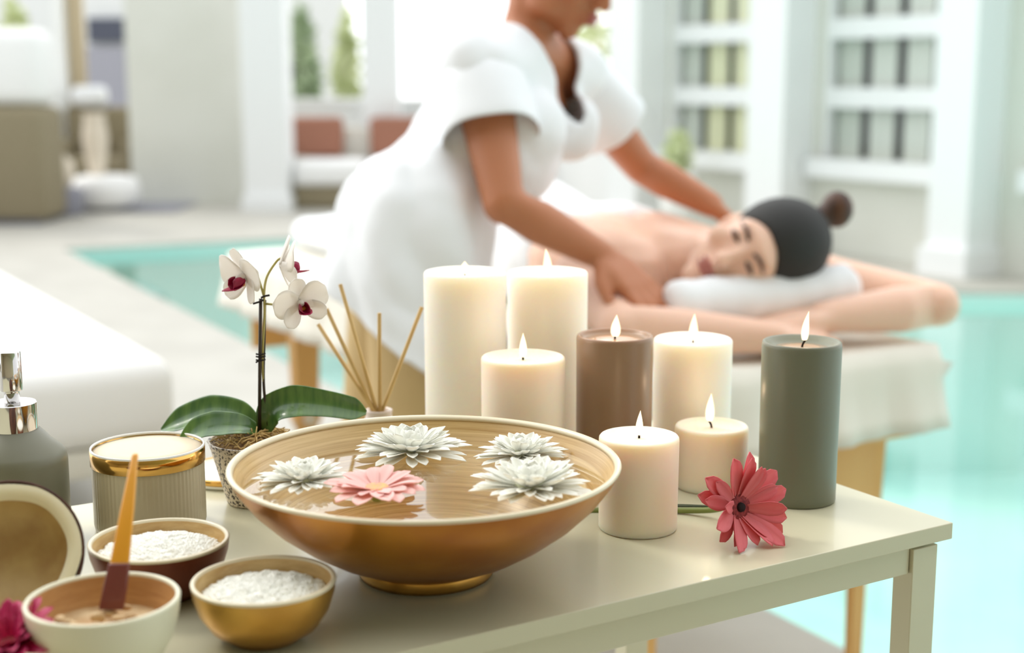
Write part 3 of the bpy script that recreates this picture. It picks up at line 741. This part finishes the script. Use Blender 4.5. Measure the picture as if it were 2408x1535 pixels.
obj('hollow', lt([(CR*.80, -.003)] + [(CR*.79*sin(pi/2*(1-i/9)), -.004-CR*.55*cos(pi/2*(1-i/9))) for i in range(10)], 64, wob=lambda r, z, a: (r*(1+.012*sin(3*a)+.008*sin(7*a+1)), z)), M['coco_inside'], t)

# magenta flower in the near left corner
p = at(22, 1522, .835)
Rm_ = frame((-.15, -.35, .95)); mg = gerbera('gerbera', 'magenta flower cut off by the lower left corner, beside the ivory bowl', p, Rm_, 'magenta', 'coral_heart', .031, .011, 16, (18, 38, 55), 11, 3)
obj('stem', tube(bmesh.new(), [Rm_.transposed() @ Vector(q) for q in ((.0, .003, -.010), (-.004, .006, -.018), (-.020, .010, TZ+.003-p.z), (-.075, .020, TZ+.003-p.z))], .0024, 8), M['green_stem'], mg)

# ------------------------------------------------------------------ reed diffuser
p = at(891, 962, 1.36); DZ = p.z-TZ
t = thing('reed_diffuser', 'pinkish ceramic reed diffuser bottle behind the big bowl', 'diffuser', (p.x, 1.36, TZ))
obj('bottle', lt([(0, 0), (.024, 0), (.027, .003), (.028, .02), (.024, DZ-.022), (.0145, DZ-.010), (.0128, DZ-.006), (.0132, DZ-.003), (.0136, DZ-.0005), (.0125, DZ), (.0095, DZ-.0006), (.009, DZ-.005), (.009, DZ-.02), (0, DZ-.02)], 64), M['diffuser'], t)
for k, (x0, y0, x1, y1, dy, lab) in enumerate([(748, 762, 846, 955, .012, 'rattan reed of the diffuser leaning farthest left, ending beside the orchid flower'), (768, 726, 846, 950, -.004, 'rattan reed leaning left, second from the left of the diffuser'),
        (800, 668, 884, 960, .004, 'tallest rattan reed of the diffuser, leaning slightly left'), (892, 736, 893, 962, -.005, 'upright rattan reed of the diffuser'), (992, 722, 900, 962, .006, 'rattan reed of the diffuser leaning right towards the tall candle')]):
    b = Vector((p.x + ((x1-891)/3300*1.36*.18 if x1 < 860 else (x1-891)/3300*1.36*.9), 1.36+(-.0045+.0022*k)*.9, TZ+DZ-.012)); a_ = at(x0, y0, 1.36+dy); b2 = at(x1, y1, 1.36+dy*.1)
    if x1 < 860: b2 = Vector((p.x-.0065, 1.36-.003+.003*k, TZ+DZ+.001))
    d = (b2-a_).normalized()
    o = obj('reed', tube(bmesh.new(), [a_, b2, b2+d*.016], .0020, 10), M['reed']); tag(o, lab, 'reed', 'diffuser reeds')

# ------------------------------------------------------------------ orchid
PY_ = 1.236; pb = at(590, 1205, PY_); ph = at(600, 1032, PY_).z-TZ
OX = at(600, 1100, PY_).x
t = thing('potted_orchid', 'white and magenta orchid in a speckled pot, left of the big bowl', 'orchid', (OX, PY_, TZ))
obj('pot', lt([(0, 0), (.0245, 0), (.0262, .002), (.040, ph-.004), (.0418, ph), (.0395, ph), (.038, ph-.004), (.036, ph-.014), (0, ph-.014)], 72), M['speckle'], t)
rnd = random.Random(21); bm = bmesh.new(); lathe(bm, [(.038*i/5, 0) for i in range(5, -1, -1)], 24)
for v in bm.verts: v.co.z = ph-.006 + .012*(1-(v.co.xy.length/.038)**2) + .003*mnoise.noise(v.co*160)
moss = obj('moss', bm, M['moss'], t); moss['kind'] = 'stuff'
bm = bmesh.new()
for i in range(170):
    a = rnd.uniform(0, 6.28); q = .036*sqrt(rnd.random()); z = ph-.003+.011*(1-(q/.038)**2)
    c = Vector((q*cos(a), q*sin(a), z)); d = Vector((rnd.gauss(0, 1), rnd.gauss(0, 1), rnd.gauss(0, .35))).normalized()*rnd.uniform(.004, .011)
    tube(bm, [c-d, c+Vector((0, 0, rnd.uniform(0, .004))), c+d], .0005, 4)
fib = obj('moss_fibre', bm, M['twig'], t); fib['kind'] = 'stuff'
O = Vector((OX, PY_, TZ))
def loc(px, py, Y): return at(px, py, Y) - O
def strap_leaf(pts, widths, name='leaf', fold=.25, up=(0, 0, 1), twist=None):
    pts = spline(pts, 7); n = len(pts); bm = bmesh.new(); rows = []
    for i, p in enumerate(pts):
        tt = (pts[min(i+1, n-1)]-pts[max(i-1, 0)]).normalized(); q = i/(n-1)*(len(widths)-1); k = min(int(q), len(widths)-2); w = widths[k]+(widths[k+1]-widths[k])*(q-k)
        u = Vector(up); side = tt.cross(u).normalized(); nn = side.cross(tt).normalized()
        if twist: Rt = Matrix.Rotation(twist*i/(n-1), 3, tt); side = Rt @ side; nn = Rt @ nn
        rows.append([bm.verts.new(p + side*(s*w/2) + nn*(fold*w*(abs(s)**1.5-.4))) for s in (-1, -.66, -.33, 0, .33, .66, 1)])
    for i in range(n-1):
        for j in range(6): bm.faces.new((rows[i][j], rows[i][j+1], rows[i+1][j+1], rows[i+1][j]))
    o = obj(name, bm, M['orchid_leaf'], t); solid(o, .0011); subd(o, 1); return o
b0 = loc(612, 1014, PY_)
strap_leaf([b0, loc(560, 975, PY_+.004), loc(490, 968, PY_+.01), loc(420, 990, PY_+.016), loc(378, 1012, PY_+.02)], [.012, .028, .034, .028, .004], 'leaf', .20, (0, -.8, 1))
strap_leaf([b0, loc(570, 1000, PY_-.010), loc(510, 1000, PY_-.022), loc(460, 1012, PY_-.03), loc(420, 1040, PY_-.034)], [.011, .024, .030, .024, .004], 'leaf', .18, (0, -.8, 1))
strap_leaf([b0+Vector((.003, 0, 0)), loc(640, 965, PY_-.004), loc(690, 946, PY_-.008), loc(760, 950, PY_-.004), loc(830, 962, PY_+.004), loc(862, 970, PY_+.008)], [.013, .030, .032, .026, .022, .004], 'leaf', .18, (.1, -.9, .8), .25)
obj('stake', tube(bmesh.new(), [loc(610, 1030, PY_-.002), loc(611, 860, PY_-.002), loc(613, 702, PY_-.002)], .0016, 10), M['orchid_stem'], t)
st = spline([loc(632, 985, PY_+.003), loc(624, 940, PY_+.002), loc(617, 850, PY_), loc(622, 740, PY_), loc(621, 690, PY_), loc(628, 650, PY_), loc(650, 615, PY_), loc(662, 606, PY_)], 6)
obj('flower_stem', tube(bmesh.new(), [loc(622, 1020, PY_)]+st, .0011, 8), M['orchid_pedicel'], t)
obj('flower_stem', tube(bmesh.new(), spline([loc(630, 1000, PY_), loc(620, 900, PY_+.001), loc(622, 780, PY_+.001), loc(623, 705, PY_+.001)], 6), .0013, 8), M['orchid_stem'], t)
obj('pedicel', tube(bmesh.new(), [loc(624, 714, PY_), loc(645, 716, PY_-.003), loc(668, 711, PY_-.006), loc(690, 712, PY_-.01)], .0011, 8), M['orchid_pedicel'], t)
obj('pedicel', tube(bmesh.new(), [loc(622, 700, PY_), loc(612, 668, PY_), loc(606, 650, PY_-.004)], .0011, 8), M['orchid_pedicel'], t)
for y in (832, 838, 846): obj('tie', tube(bmesh.new(), [loc(602, y, PY_-.004), loc(613, y+2, PY_-.0055), loc(624, y-1, PY_-.003)], .0008, 6), M['wick'], t)
obj('tie', tube(bmesh.new(), [loc(602, 852, PY_-.004), loc(609, 847, PY_-.005)], .0008, 6), M['wick'], t)
for q in (((595, 714), (612, 709), (620, 705)), ((614, 700), (622, 696), (634, 694))): obj('tie', tube(bmesh.new(), [loc(x, y, PY_-.004) for x, y in q], .0009, 6), M['wick'], t)

SEP = pmesh('sepal', petal(.021, .0135, .12, .22, 10, 6, .5, .4), M['orchid_white'])
PET = pmesh('petal', petal(.0215, .0225, -.10, .20, 10, 6, .6, .3), M['orchid_white'])
LIPS = pmesh('side_lobe', petal(.0095, .0085, .5, .6, 8, 5, .6, .5), M['orchid_lip'])
LIPM = pmesh('lip', petal(.0120, .0095, .55, .4, 9, 5, .3, .4, roll=.5), M['orchid_lip'])
def orchid(px, py, Y, z, up, size, rolls=(0, 0), lip_open=0):
    """one bloom facing along z, its top sepal towards up"""
    b = bpy.data.objects.new('blossom', None); COL.objects.link(b); b.parent = t; b.empty_display_size = .01
    b.matrix_local = Matrix.Translation(loc(px, py, Y)) @ frame(z, up).to_4x4() @ Matrix.Scale(size, 4)
    add = lambda me, R, l, m: petal_child(me, b, me.name, R, Vector(l), m)
    for a, e in ((0, 12), (128, 18), (-128, 18)):
        add(SEP, Matrix.Rotation(radians(a), 3, 'Z') @ Matrix.Rotation(radians(e), 3, 'X'), (0, 0, -.001), M['orchid_white'])
    for s in (-1, 1):
        add(PET, Matrix.Rotation(radians(-s*72), 3, 'Z') @ Matrix.Rotation(radians(16+rolls[0]), 3, 'X') @ Matrix.Rotation(radians(s*8), 3, 'Y'), (0, .0005, .001), M['orchid_white'])
        add(LIPS, Matrix.Rotation(radians(-s*105), 3, 'Z') @ Matrix.Rotation(radians(52), 3, 'X'), (s*.001, -.002, .002), M['orchid_lip'])
    add(LIPM, Matrix.Rotation(radians(180), 3, 'Z') @ Matrix.Rotation(radians(38), 3, 'X'), (0, -.002, .002), M['orchid_lip'])
    bm = bmesh.new(); ball(bm, (0, .001, .004), (.0022, .0022, .0042), seg=10); obj('column', bm, M['orchid_white'], b)
    bm = bmesh.new(); ball(bm, (0, -.0035, .0045), (.0028, .0018, .002), seg=10); obj('throat', bm, M['orchid_yellow'], b)
orchid(580, 650, PY_-.008, (-.66, -.68, -.18), (-.15, -.2, 1), 1.42)
orchid(660, 622, PY_-.002, (.85, .30, -.05), (-.75, -.1, .7), 1.32)
orchid(704, 712, PY_-.012, (.46, -.86, -.10), (-.3, 0, 1), 1.25)

# ------------------------------------------------------------------ coral gerbera lying by the candles
p = at(1734, 1192, 1.13)
gerbera('gerbera', 'coral red gerbera lying on the table in front of the grey candle', p, frame((.55, -.80, .22)), 'coral', 'coral_heart', .0425, .0150, 14, (10, 26), 8, 2, 'black_heart', droop=.04, jitter=.2, floor=TZ+.001, ejit=20)
o = obj('flower_stem', tube(bmesh.new(), spline([at(1712, 1190, 1.150), at(1670, 1199, 1.185), at(1560, 1200, 1.202), at(1450, 1200, 1.203), at(1385, 1200, 1.203)], 6), .0026, 10), M['green_stem'])
tag(o, 'green stem of the coral gerbera, passing behind the small front candle', 'stem')
o = obj('leaf', petal(.05, .006, .0, .1), M['dark_leaf']); solid(o, .0012); q = at(1650, 1193, 1.203); o.location = (q.x+.012, q.y, TZ+.0052); o.rotation_euler = (0, 0, 1.52)
tag(o, 'narrow dark green leaf lying beside the gerbera stem', 'leaf')

# ------------------------------------------------------------------ massage bed by the pool
C1 = Vector((.20, 2.10, 0)); BE = Vector((.865, .50, 0)).normalized(); BV = Vector((-.50, .865, 0)).normalized()
def T(a, b, z): return C1 + BE*a + BV*b + Vector((0, 0, z))
BW, BL, BZ = .63, 1.92, .665
BROT = atan2(BE.y, BE.x)
t = thing('massage_bed', 'wooden legged massage bed beside the pool, draped with a sheet', 'massage bed', C1, BROT)
soft_box('pad', (BW/2, BL/2, BZ-.035), (BW, BL, .07), M['bed_vinyl'], t, .02)
soft_box('bed_frame', (BW/2, BL/2, BZ-.115), (BW-.03, BL-.04, .09), M['bed_wood'], t, .006)
soft_box('end_board', (BW/2-.01, .06, BZ-.23), (BW-.16, .022, .20), M['bed_wood'], t, .004)
soft_box('end_board', (BW/2, BL-.07, BZ-.20), (BW-.06, .022, .10), M['bed_wood'], t, .004)
for lx in (.075, BW-.085):
    for ly in (.085, BL-.33):
        bm = bmesh.new(); w0 = .058
        for z0, z1, wa, wb in ((BZ-.16, .30, w0*1.2, w0), (.30, .275, w0, w0*1.25), (.275, .225, w0*1.25, w0*.55), (.225, .0, w0*.5, w0*.42)):
            vs = [[bm.verts.new((lx+sx*w_/2, ly+sy*w_*.35, z)) for sx, sy in ((-1, -1), (1, -1), (1, 1), (-1, 1))] for z, w_ in ((z0, wa), (z1, wb))]
            for i in range(4): bm.faces.new((vs[0][i], vs[0][(i+1) % 4], vs[1][(i+1) % 4], vs[1][i]))
            bm.faces.new(vs[0]); bm.faces.new(vs[1])
        lg = obj('leg', bm, M['bed_wood'], t, False)
        kb = lathe(bmesh.new(), [(0, -.02), (.016, -.02), (.018, -.008), (.018, .008), (.016, .02), (0, .02)], 16, M=Matrix.Translation((lx, ly-.02, .275)) @ Matrix.Rotation(pi/2, 4, 'X'))
        obj('knob', kb, M['bed_vinyl'], lg)
# draped sheet: top plus hanging sides with soft folds
bm = bmesh.new(); nx, ny = 26, 60; drop = .140; g = {}
def sheet_pt(i, j):
    """i, j run past the edges of the pad into the hanging part"""
    hx = max(0, -i, i-nx); hy = max(0, -j, j-ny); x = BW*min(max(i, 0), nx)/nx; y = BL*min(max(j, 0), ny)/ny
    h = max(hx, hy)/5.0; z = BZ+.006 - drop*h
    s = (y*1.0 if hx else x*1.0); fold = 0 if (hx and hy) else .010*h*min(1, min(s, (BL if hx else BW)-s)/.12)*(sin(s*34+1)+.6*sin(s*71)) ; out = .012 + .05*h**2*.55 + fold
    if hx: x += (out if i > nx else -out)
    if hy: y += (out if j > ny else -out)
    if hx and hy:
        x += (.12*h*h if i > nx else -.02*h); y += (.01*h if j > ny else -.035*h); z -= .012*h
    if not hx and not hy: z += .003*mnoise.noise(Vector((x*6, y*6, 0)))
    return (x, y, z)
for i in range(-5, nx+6):
    for j in range(-5, ny+6):
        if (i < 0 or i > nx) and (j < 0 or j > ny) and (max(-i, i-nx) != max(-j, j-ny)): continue
        g[i, j] = bm.verts.new(sheet_pt(i, j))
for (i, j) in list(g):
    q = [g.get(k) for k in ((i, j), (i+1, j), (i+1, j+1), (i, j+1))]
    if all(q): bm.faces.new(q)
    elif sum(x is not None for x in q) == 3: bm.faces.new([x for x in q if x])
o = obj('sheet', bm, M['sheet']); o.location = C1; o.rotation_euler.z = BROT; solid(o, .003)
tag(o, 'off white sheet draped over the massage bed', 'sheet')

# ------------------------------------------------------------------ people
def head(bm, Mh):
    """ellipsoids of one head, face along local -Y, crown along +Z"""
    def e(c, r, rot=None):
        q = Mh.to_quaternion().to_matrix(); ball(bm, Mh @ Vector(c), r, q if rot is None else q @ rot, 20)
    e((0, .018, .035), (.074, .094, .086)); e((0, -.012, .0), (.066, .082, .085)); e((0, -.03, -.055), (.054, .058, .058))
    e((0, -.062, -.100), (.022, .022, .020)); e((0, -.078, .028), (.050, .018, .016))
    for s in (-1, 1):
        e((s*.042, -.060, -.028), (.024, .026, .024)); e((s*.030, -.082, .0), (.014, .010, .010)); e((s*.074, .012, -.01), (.009, .020, .030))
        e((s*.010, -.102, -.036), (.009, .010, .007)); e((s*.046, -.02, -.075), (.020, .035, .024))
    for k in range(6): q = k/5; e((0, -.088-.024*q, .012-.046*q), (.007+.004*q, .010, .012))
    e((0, -.094, -.062), (.022, .012, .007)); e((0, -.090, -.074), (.018, .012, .008))
def face_parts(Mh, parent, closed):
    for s in (-1, 1):
        bm = bmesh.new(); ball(bm, Mh @ Vector((s*.030, -.090, -.001)), (.0135, .0045, .0045 if closed else .006), Mh.to_quaternion().to_matrix(), 12); obj('eye', bm, M['eye'], parent)
        bm = bmesh.new(); tube(bm, [Mh @ Vector(q) for q in ((s*.012, -.098, .017), (s*.030, -.097, .022), (s*.048, -.085, .017))], [.003, .0035, .002], 8); obj('eyebrow', bm, M['hair'], parent)
    bm = bmesh.new(); q = Mh.to_quaternion().to_matrix(); ball(bm, Mh @ Vector((0, -.100, -.061)), (.021, .008, .005), q, 12); ball(bm, Mh @ Vector((0, -.098, -.072)), (.018, .008, .006), q, 12); obj('lips', bm, M['lip'], parent)
def hand(bm, wrist, dirv, nrm, size=1.0, spread=.12, curl=.5, thumb=1):
    """palm plus five fingers; nrm points out of the back of the hand"""
    d = Vector(dirv).normalized(); n = Vector(nrm); n = (n-d*n.dot(d)).normalized(); s = d.cross(n); w = Vector(wrist)
    for k in range(4):
        off = (k-1.5)*.019*size; L = (.078, .086, .080, .064)[k]*size
        kn = w + d*(.088-.004*abs(k-1.3))*size + s*off
        capsule(bm, [w + s*off*.5, w + d*.045*size + s*off*.85, kn], [.017*size, .0165*size, .012*size], 8)
        dd = (d + s*spread*(k-1.5)).normalized(); p0 = kn; pts = [p0]
        for q, f in enumerate((.45, .32, .23)):
            dd = (dd - n*curl*.38*(q+.4)).normalized(); p0 = p0 + dd*L*f; pts.append(p0)
        capsule(bm, pts, [.0100*size, .0092*size, .0085*size, .0074*size], 8)
    tb = w + d*.022*size - s*.026*size*thumb
    capsule(bm, [tb, tb + (d*.7-s*.75*thumb)*.034*size - n*.008, tb + (d*.95-s*.55*thumb)*.066*size - n*.018, tb + (d*1.0-s*.3*thumb)*.092*size - n*.026], [.0150*size, .0125*size, .0105*size, .0085*size], 8)

# -- the person standing
FN = at(1228, 122, 2.60); CH = at(1200, 250, 2.58); WA = at(1085, 390, 2.53); HP = at(972, 525, 2.46)
PA = Vector((-.2, .98, 0))                      # across the hips
RS, LS = at(1128, 170, 2.43), at(1345, 185, 2.74)
RE, RW = at(1185, 478, 2.31), at(1415, 602, 2.37)
LE, LW_ = at(1508, 392, 2.86), at(1672, 482, 2.80)
SA = (LS-RS).normalized()                       # across the shoulders
FWD = Vector((.85, -.53, 0))
HC = at(1326, -92, 2.58)
Zh = Vector((.40, -.22, .89)).normalized(); Yh = -(Vector((.72, -.40, -.57)))
Mh = Matrix.Translation(HC) @ frame(Zh, Yh).to_4x4()
base = Vector((HP.x, HP.y, 0))
t = thing('person', 'person in a white short sleeved tunic and khaki trousers leaning over the massage bed', 'person', base)
inv = Matrix.Translation(-base)
bm = bmesh.new()
head(bm, Mh)
capsule(bm, [FN - Vector((0, 0, .02)), FN.lerp(HC + Mh.to_3x3() @ Vector((0, .03, -.05)), .5), HC + Mh.to_3x3() @ Vector((0, .03, -.05))], [.058, .046, .050])
capsule(bm, [RS, RS.lerp(RE, .5), RE, RE.lerp(RW, .35), RW], [.054, .045, .037, .038, .026])
capsule(bm, [LS, LS.lerp(LE, .5), LE, LE.lerp(LW_, .35), LW_], [.054, .044, .036, .037, .026])
capsule(bm, [RS+Vector((0, 0, .0)), FN, LS], [.055, .06, .055])
for s in (-1, 1): capsule(bm, [FN+SA*s*.05-Vector((0, 0, .05)), CH+SA*s*.055, WA+(SA+PA)*s*.025, HP+PA*s*.06], [.055, .078, .078, .098])
rh = at(1535, 705, 2.315) - RW
hand(bm, RW, rh, Vector((.45, -.55, .7)), 1.02, .16, .45, -1)
hand(bm, LW_, Vector((.62, .10, -.5)), Vector((.3, -.1, .9)), 1.0, .12, .5, 1)
feet = []
for s, hip, fo in ((-1, HP - PA*.085, T(-.175, .50, 0)), (1, HP + PA*.085, T(-.15, .80, 0))):
    kn = Vector((hip.x*.5+fo.x*.5, hip.y*.5+fo.y*.5, .47)); an = Vector((fo.x, fo.y, .085))
    capsule(bm, [hip, kn, an], [.085, .052, .036]); feet.append((hip, kn, an))
    f = an + FWD*.06 - Vector((0, 0, .045)); capsule(bm, [an-Vector((0, 0, .02))-FWD*.02, f, an+FWD*.15-Vector((0, 0, .062))], [.038, .036, .022])
bm.transform(inv)
body = obj('body', remesh(bm, .0062, 3), M['skin_warm'], t); body['label'] = 'tanned skin'
# tunic
bm = bmesh.new()
up_c = FN.lerp(CH, .35)
for s in (-1, 1):
    capsule(bm, [FN+SA*s*.055-Vector((0, 0, .045)), CH+SA*s*.062, WA+(SA+PA)*s*.028, HP+PA*s*.055, at(952, 650, 2.46)+PA*s*.06, at(945, 830, 2.45)+PA*s*.06], [.080, .098, .098, .124, .128, .132], 20)
    ball(bm, CH + SA*s*.075 + FWD*.085 - Vector((0, 0, .035)), (.052, .052, .056))
capsule(bm, [RS, FN-Vector((0, 0, .03)), LS], [.068, .075, .068], 16)
RC, LC = RS.lerp(RE, .50), LS.lerp(LE, .52)
for s in (-1, 1): ball(bm, WA.lerp(CH, .35) + (SA+PA)*s*.02 + FWD*.05, (.095, .095, .115))
bm.transform(inv)
hem0, hem1 = at(785, 640, 2.46), at(1000, 815, 2.46); hn = Vector(((hem1-hem0).z, 0, -(hem1-hem0).x)).normalized()
if hn.z > 0: hn = -hn
v0 = at(1297, 215, 2.50); vmid = FN + FWD*.05
def neck(pw):
    d = pw - FN
    if (pw-FN).length < .098 and pw.z > FN.z-.005: return True
    f = d.dot(FWD); s = d.dot(SA); dz = FN.z - pw.z
    return f > .0 and -.06 < dz < .135 and abs(s-.012) < .066*(1-max(0, dz)/.135)
def cut(p):
    pw = p + base
    if (pw-hem1).dot(hn) > 0: return True
    return neck(pw)
me = remesh(bm, .009, 8, cut, [(hem1-base, hn, lambda p: p.z+base.z < HP.z-.05)])
NR = [v.normal.copy() for v in me.vertices]
for v, nv in zip(me.vertices, NR):
    pw = v.co + base; h = max(0, min(1, (HP.z+.15-pw.z)/.3))
    dg_ = pw.x*.62 + pw.z*.55 - pw.y*.3; v.co += nv*(.011*h*sin(atan2(pw.y-HP.y, pw.x-HP.x)*9 + pw.z*6) + .007*mnoise.noise(pw*9) + .017*abs(mnoise.noise(Vector((dg_*20, (pw.x-pw.z)*5, pw.y*5)))))
o = obj('tunic', me, M['tunic'], t)
sm_ = o.modifiers.new('soft', 'SMOOTH'); sm_.iterations = 4; solid(o, .006, 1)
for sh, el, cu, tilt in ((RS, RE, RC, Vector((-.1, 0, .9))), (LS, LE, LC, Vector((-.5, 0, .7)))):
    ax = (el-sh).normalized(); bm = bmesh.new(); prev = None; sd = ax.cross(Vector((0, 0, 1))).normalized(); s2 = ax.cross(sd)
    for k, (q, r) in enumerate(((-.06, .030), (.0, .066), (.25, .073), (.5, .076), (.75, .079), (1.0, .082))):
        c = sh + (cu-sh)*q
        ring = []
        for i in range(28):
            an_ = 2*pi*i/28; rr = r*(1+.03*sin(an_*5+k)*q); v = sd*cos(an_)*rr + s2*sin(an_)*rr*.92
            ring.append(bm.verts.new(c + v - base))
        if prev:
            for i in range(28): bm.faces.new((prev[i], prev[(i+1) % 28], ring[(i+1) % 28], ring[i]))
        prev = ring
    sl = obj('sleeve', bm, M['tunic'], t); solid(sl, .005, 1); subd(sl, 1)
bm = bmesh.new()
for hip, kn, an in feet: capsule(bm, [hip, hip.lerp(kn, .5), kn, an+Vector((0, 0, .03))], [.092, .082, .066, .060], 16)
bm.transform(inv)
o = obj('trousers', remesh(bm, .010, 5, lambda p: (p+base).z < .10), M['khaki'], t); solid(o, .003, 1)
bm = bmesh.new(); q = Mh.to_quaternion().to_matrix()
ball(bm, Mh @ Vector((0, .030, .040)), (.082, .096, .094), q, 24); ball(bm, Mh @ Vector((0, .125, .05)), (.04, .04, .04), q, 16)
bm.transform(inv)
o = obj('hair', remesh(bm, .008, 3), M['hair'], t)
face_parts(inv @ Mh, t, False)

# -- the person lying face down, head turned to the near side
HD = at(1768, 600, 2.46)
cr = Vector((.84, -.22, .42)).normalized()
Mk = Matrix.Translation(HD) @ frame(cr, Vector((.30, .93, -.20))).to_4x4()     # local -Y (the face) looks to the viewer's side
base2 = T(.33, .9, 0)
t = thing('person', 'person with a black headband lying face down on the massage bed, head on folded arms', 'person', base2)
inv = Matrix.Translation(-base2)
bm = bmesh.new(); head(bm, Mk)
zb = BZ + .012
NB = T(.36, .36, zb+.115)
capsule(bm, [HD + Mk.to_3x3() @ Vector((0, .02, -.06)), HD.lerp(NB, .55), NB], [.055, .052, .060])
for s in (-1, 1):
    capsule(bm, [T(.355+s*.10, .42, zb+.085), T(.345+s*.095, .58, zb+.10), T(.335+s*.075, .82, zb+.085), T(.33+s*.085, 1.02, zb+.105)], [.085, .092, .080, .105])
    capsule(bm, [T(.33+s*.085, 1.05, zb+.095), T(.33+s*.085, 1.45, zb+.053), T(.33+s*.085, 1.80, zb+.034)], [.088, .050, .031])
    if s == 1: capsule(bm, [T(.355, .40, zb+.10), T(.345, .58, zb+.105), T(.335, .85, zb+.095)], [.082, .088, .082])
    capsule(bm, [T(.33+s*.085, 1.80, zb+.032), T(.33+s*.085, 1.90, zb+.026)], [.028, .022])
RSH, LSH = T(.175, .43, zb+.085), T(.535, .43, zb+.10)
REL, LEL = T(.07, .16, zb+.05), T(.675, .045, zb+.055)
RWR, LWR = T(.285, .03, zb+.035), T(.43, .075, zb+.050)
capsule(bm, [RSH, RSH.lerp(REL, .5), REL, REL.lerp(RWR, .35), RWR], [.066, .048, .040, .040, .027])
capsule(bm, [LSH, LSH.lerp(LEL, .5), LEL, LEL.lerp(LWR, .35), LWR], [.066, .048, .040, .042, .028])
hand(bm, RWR, T(.42, .06, zb+.02)-RWR, (0, 0, 1), .95, .08, .25, 1)
hand(bm, LWR, T(.26, .10, zb+.045)-LWR, (0, 0, 1), .95, .08, .25, -1)
bm.transform(inv)
body = obj('body', remesh(bm, .0062, 3), M['skin_fair'], t); body['label'] = 'fair skin, bare back and arms'
q = Mk.to_quaternion().to_matrix()
bm = bmesh.new(); ball(bm, Mk @ Vector((0, .026, .048)), (.080, .100, .090), q, 32); bm.transform(inv)
def hb(p):
    l = Mk.inverted() @ (p + base2); return l.z < -.02 or l.y < -.088 + (.072-l.z)*.9
o = obj('headband', remesh(bm, .006, 2, hb), M['headband'], t); solid(o, .004, 1)
bn = at(1968, 492, 2.50); bc = HD + (bn-HD)*.45
bm = bmesh.new(); ball(bm, bn, (.030, .030, .034)); capsule(bm, [bc, HD.lerp(bn, .8), bn], [.04, .022, .022]); bm.transform(inv)
hair = obj('hair', remesh(bm, .005, 2), M['hair'], t); hair['label'] = 'brown hair bun'
face_parts(inv @ Mk, t, True)

# towels
bm = bmesh.new()
for s in (-1, 1):
    capsule(bm, [T(.343+s*.095, .67, zb+.100), T(.335+s*.085, .82, zb+.092), T(.33+s*.09, 1.03, zb+.115), T(.33+s*.09, 1.30, zb+.075), T(.33+s*.10, 1.60, zb+.05), T(.33+s*.10, 1.94, zb+.030)], [.098, .092, .120, .092, .065, .040], 18)
capsule(bm, [T(.34, .67, zb+.102), T(.33, .82, zb+.095), T(.33, 1.03, zb+.10), T(.33, 1.60, zb+.05), T(.33, 1.94, zb+.03)], [.095, .10, .125, .062, .038], 18)
me = remesh(bm, .010, 6, lambda p: p.z < BZ+.016)
NR = [v.normal.copy() for v in me.vertices]
for v, nv in zip(me.vertices, NR): v.co += nv*(.005*mnoise.noise(v.co*11))
o = obj('towel', me, M['towel']); solid(o, .006, 1); tag(o, 'large white towel covering the lower back and legs of the person lying down', 'towel')
bm = bmesh.new(); a, b = T(.165, .165, zb+.075), T(.55, .135, zb+.085); n = 22; pts = [a.lerp(b, i/n) for i in range(n+1)]
tube(bm, pts, [.03]+[.044+.0015*sin(i*1.9) for i in range(n-1)]+[.03], 20)
o = obj('rolled_towel', bm, M['towel']); tag(o, 'rolled white towel under the head of the person lying down', 'towel')
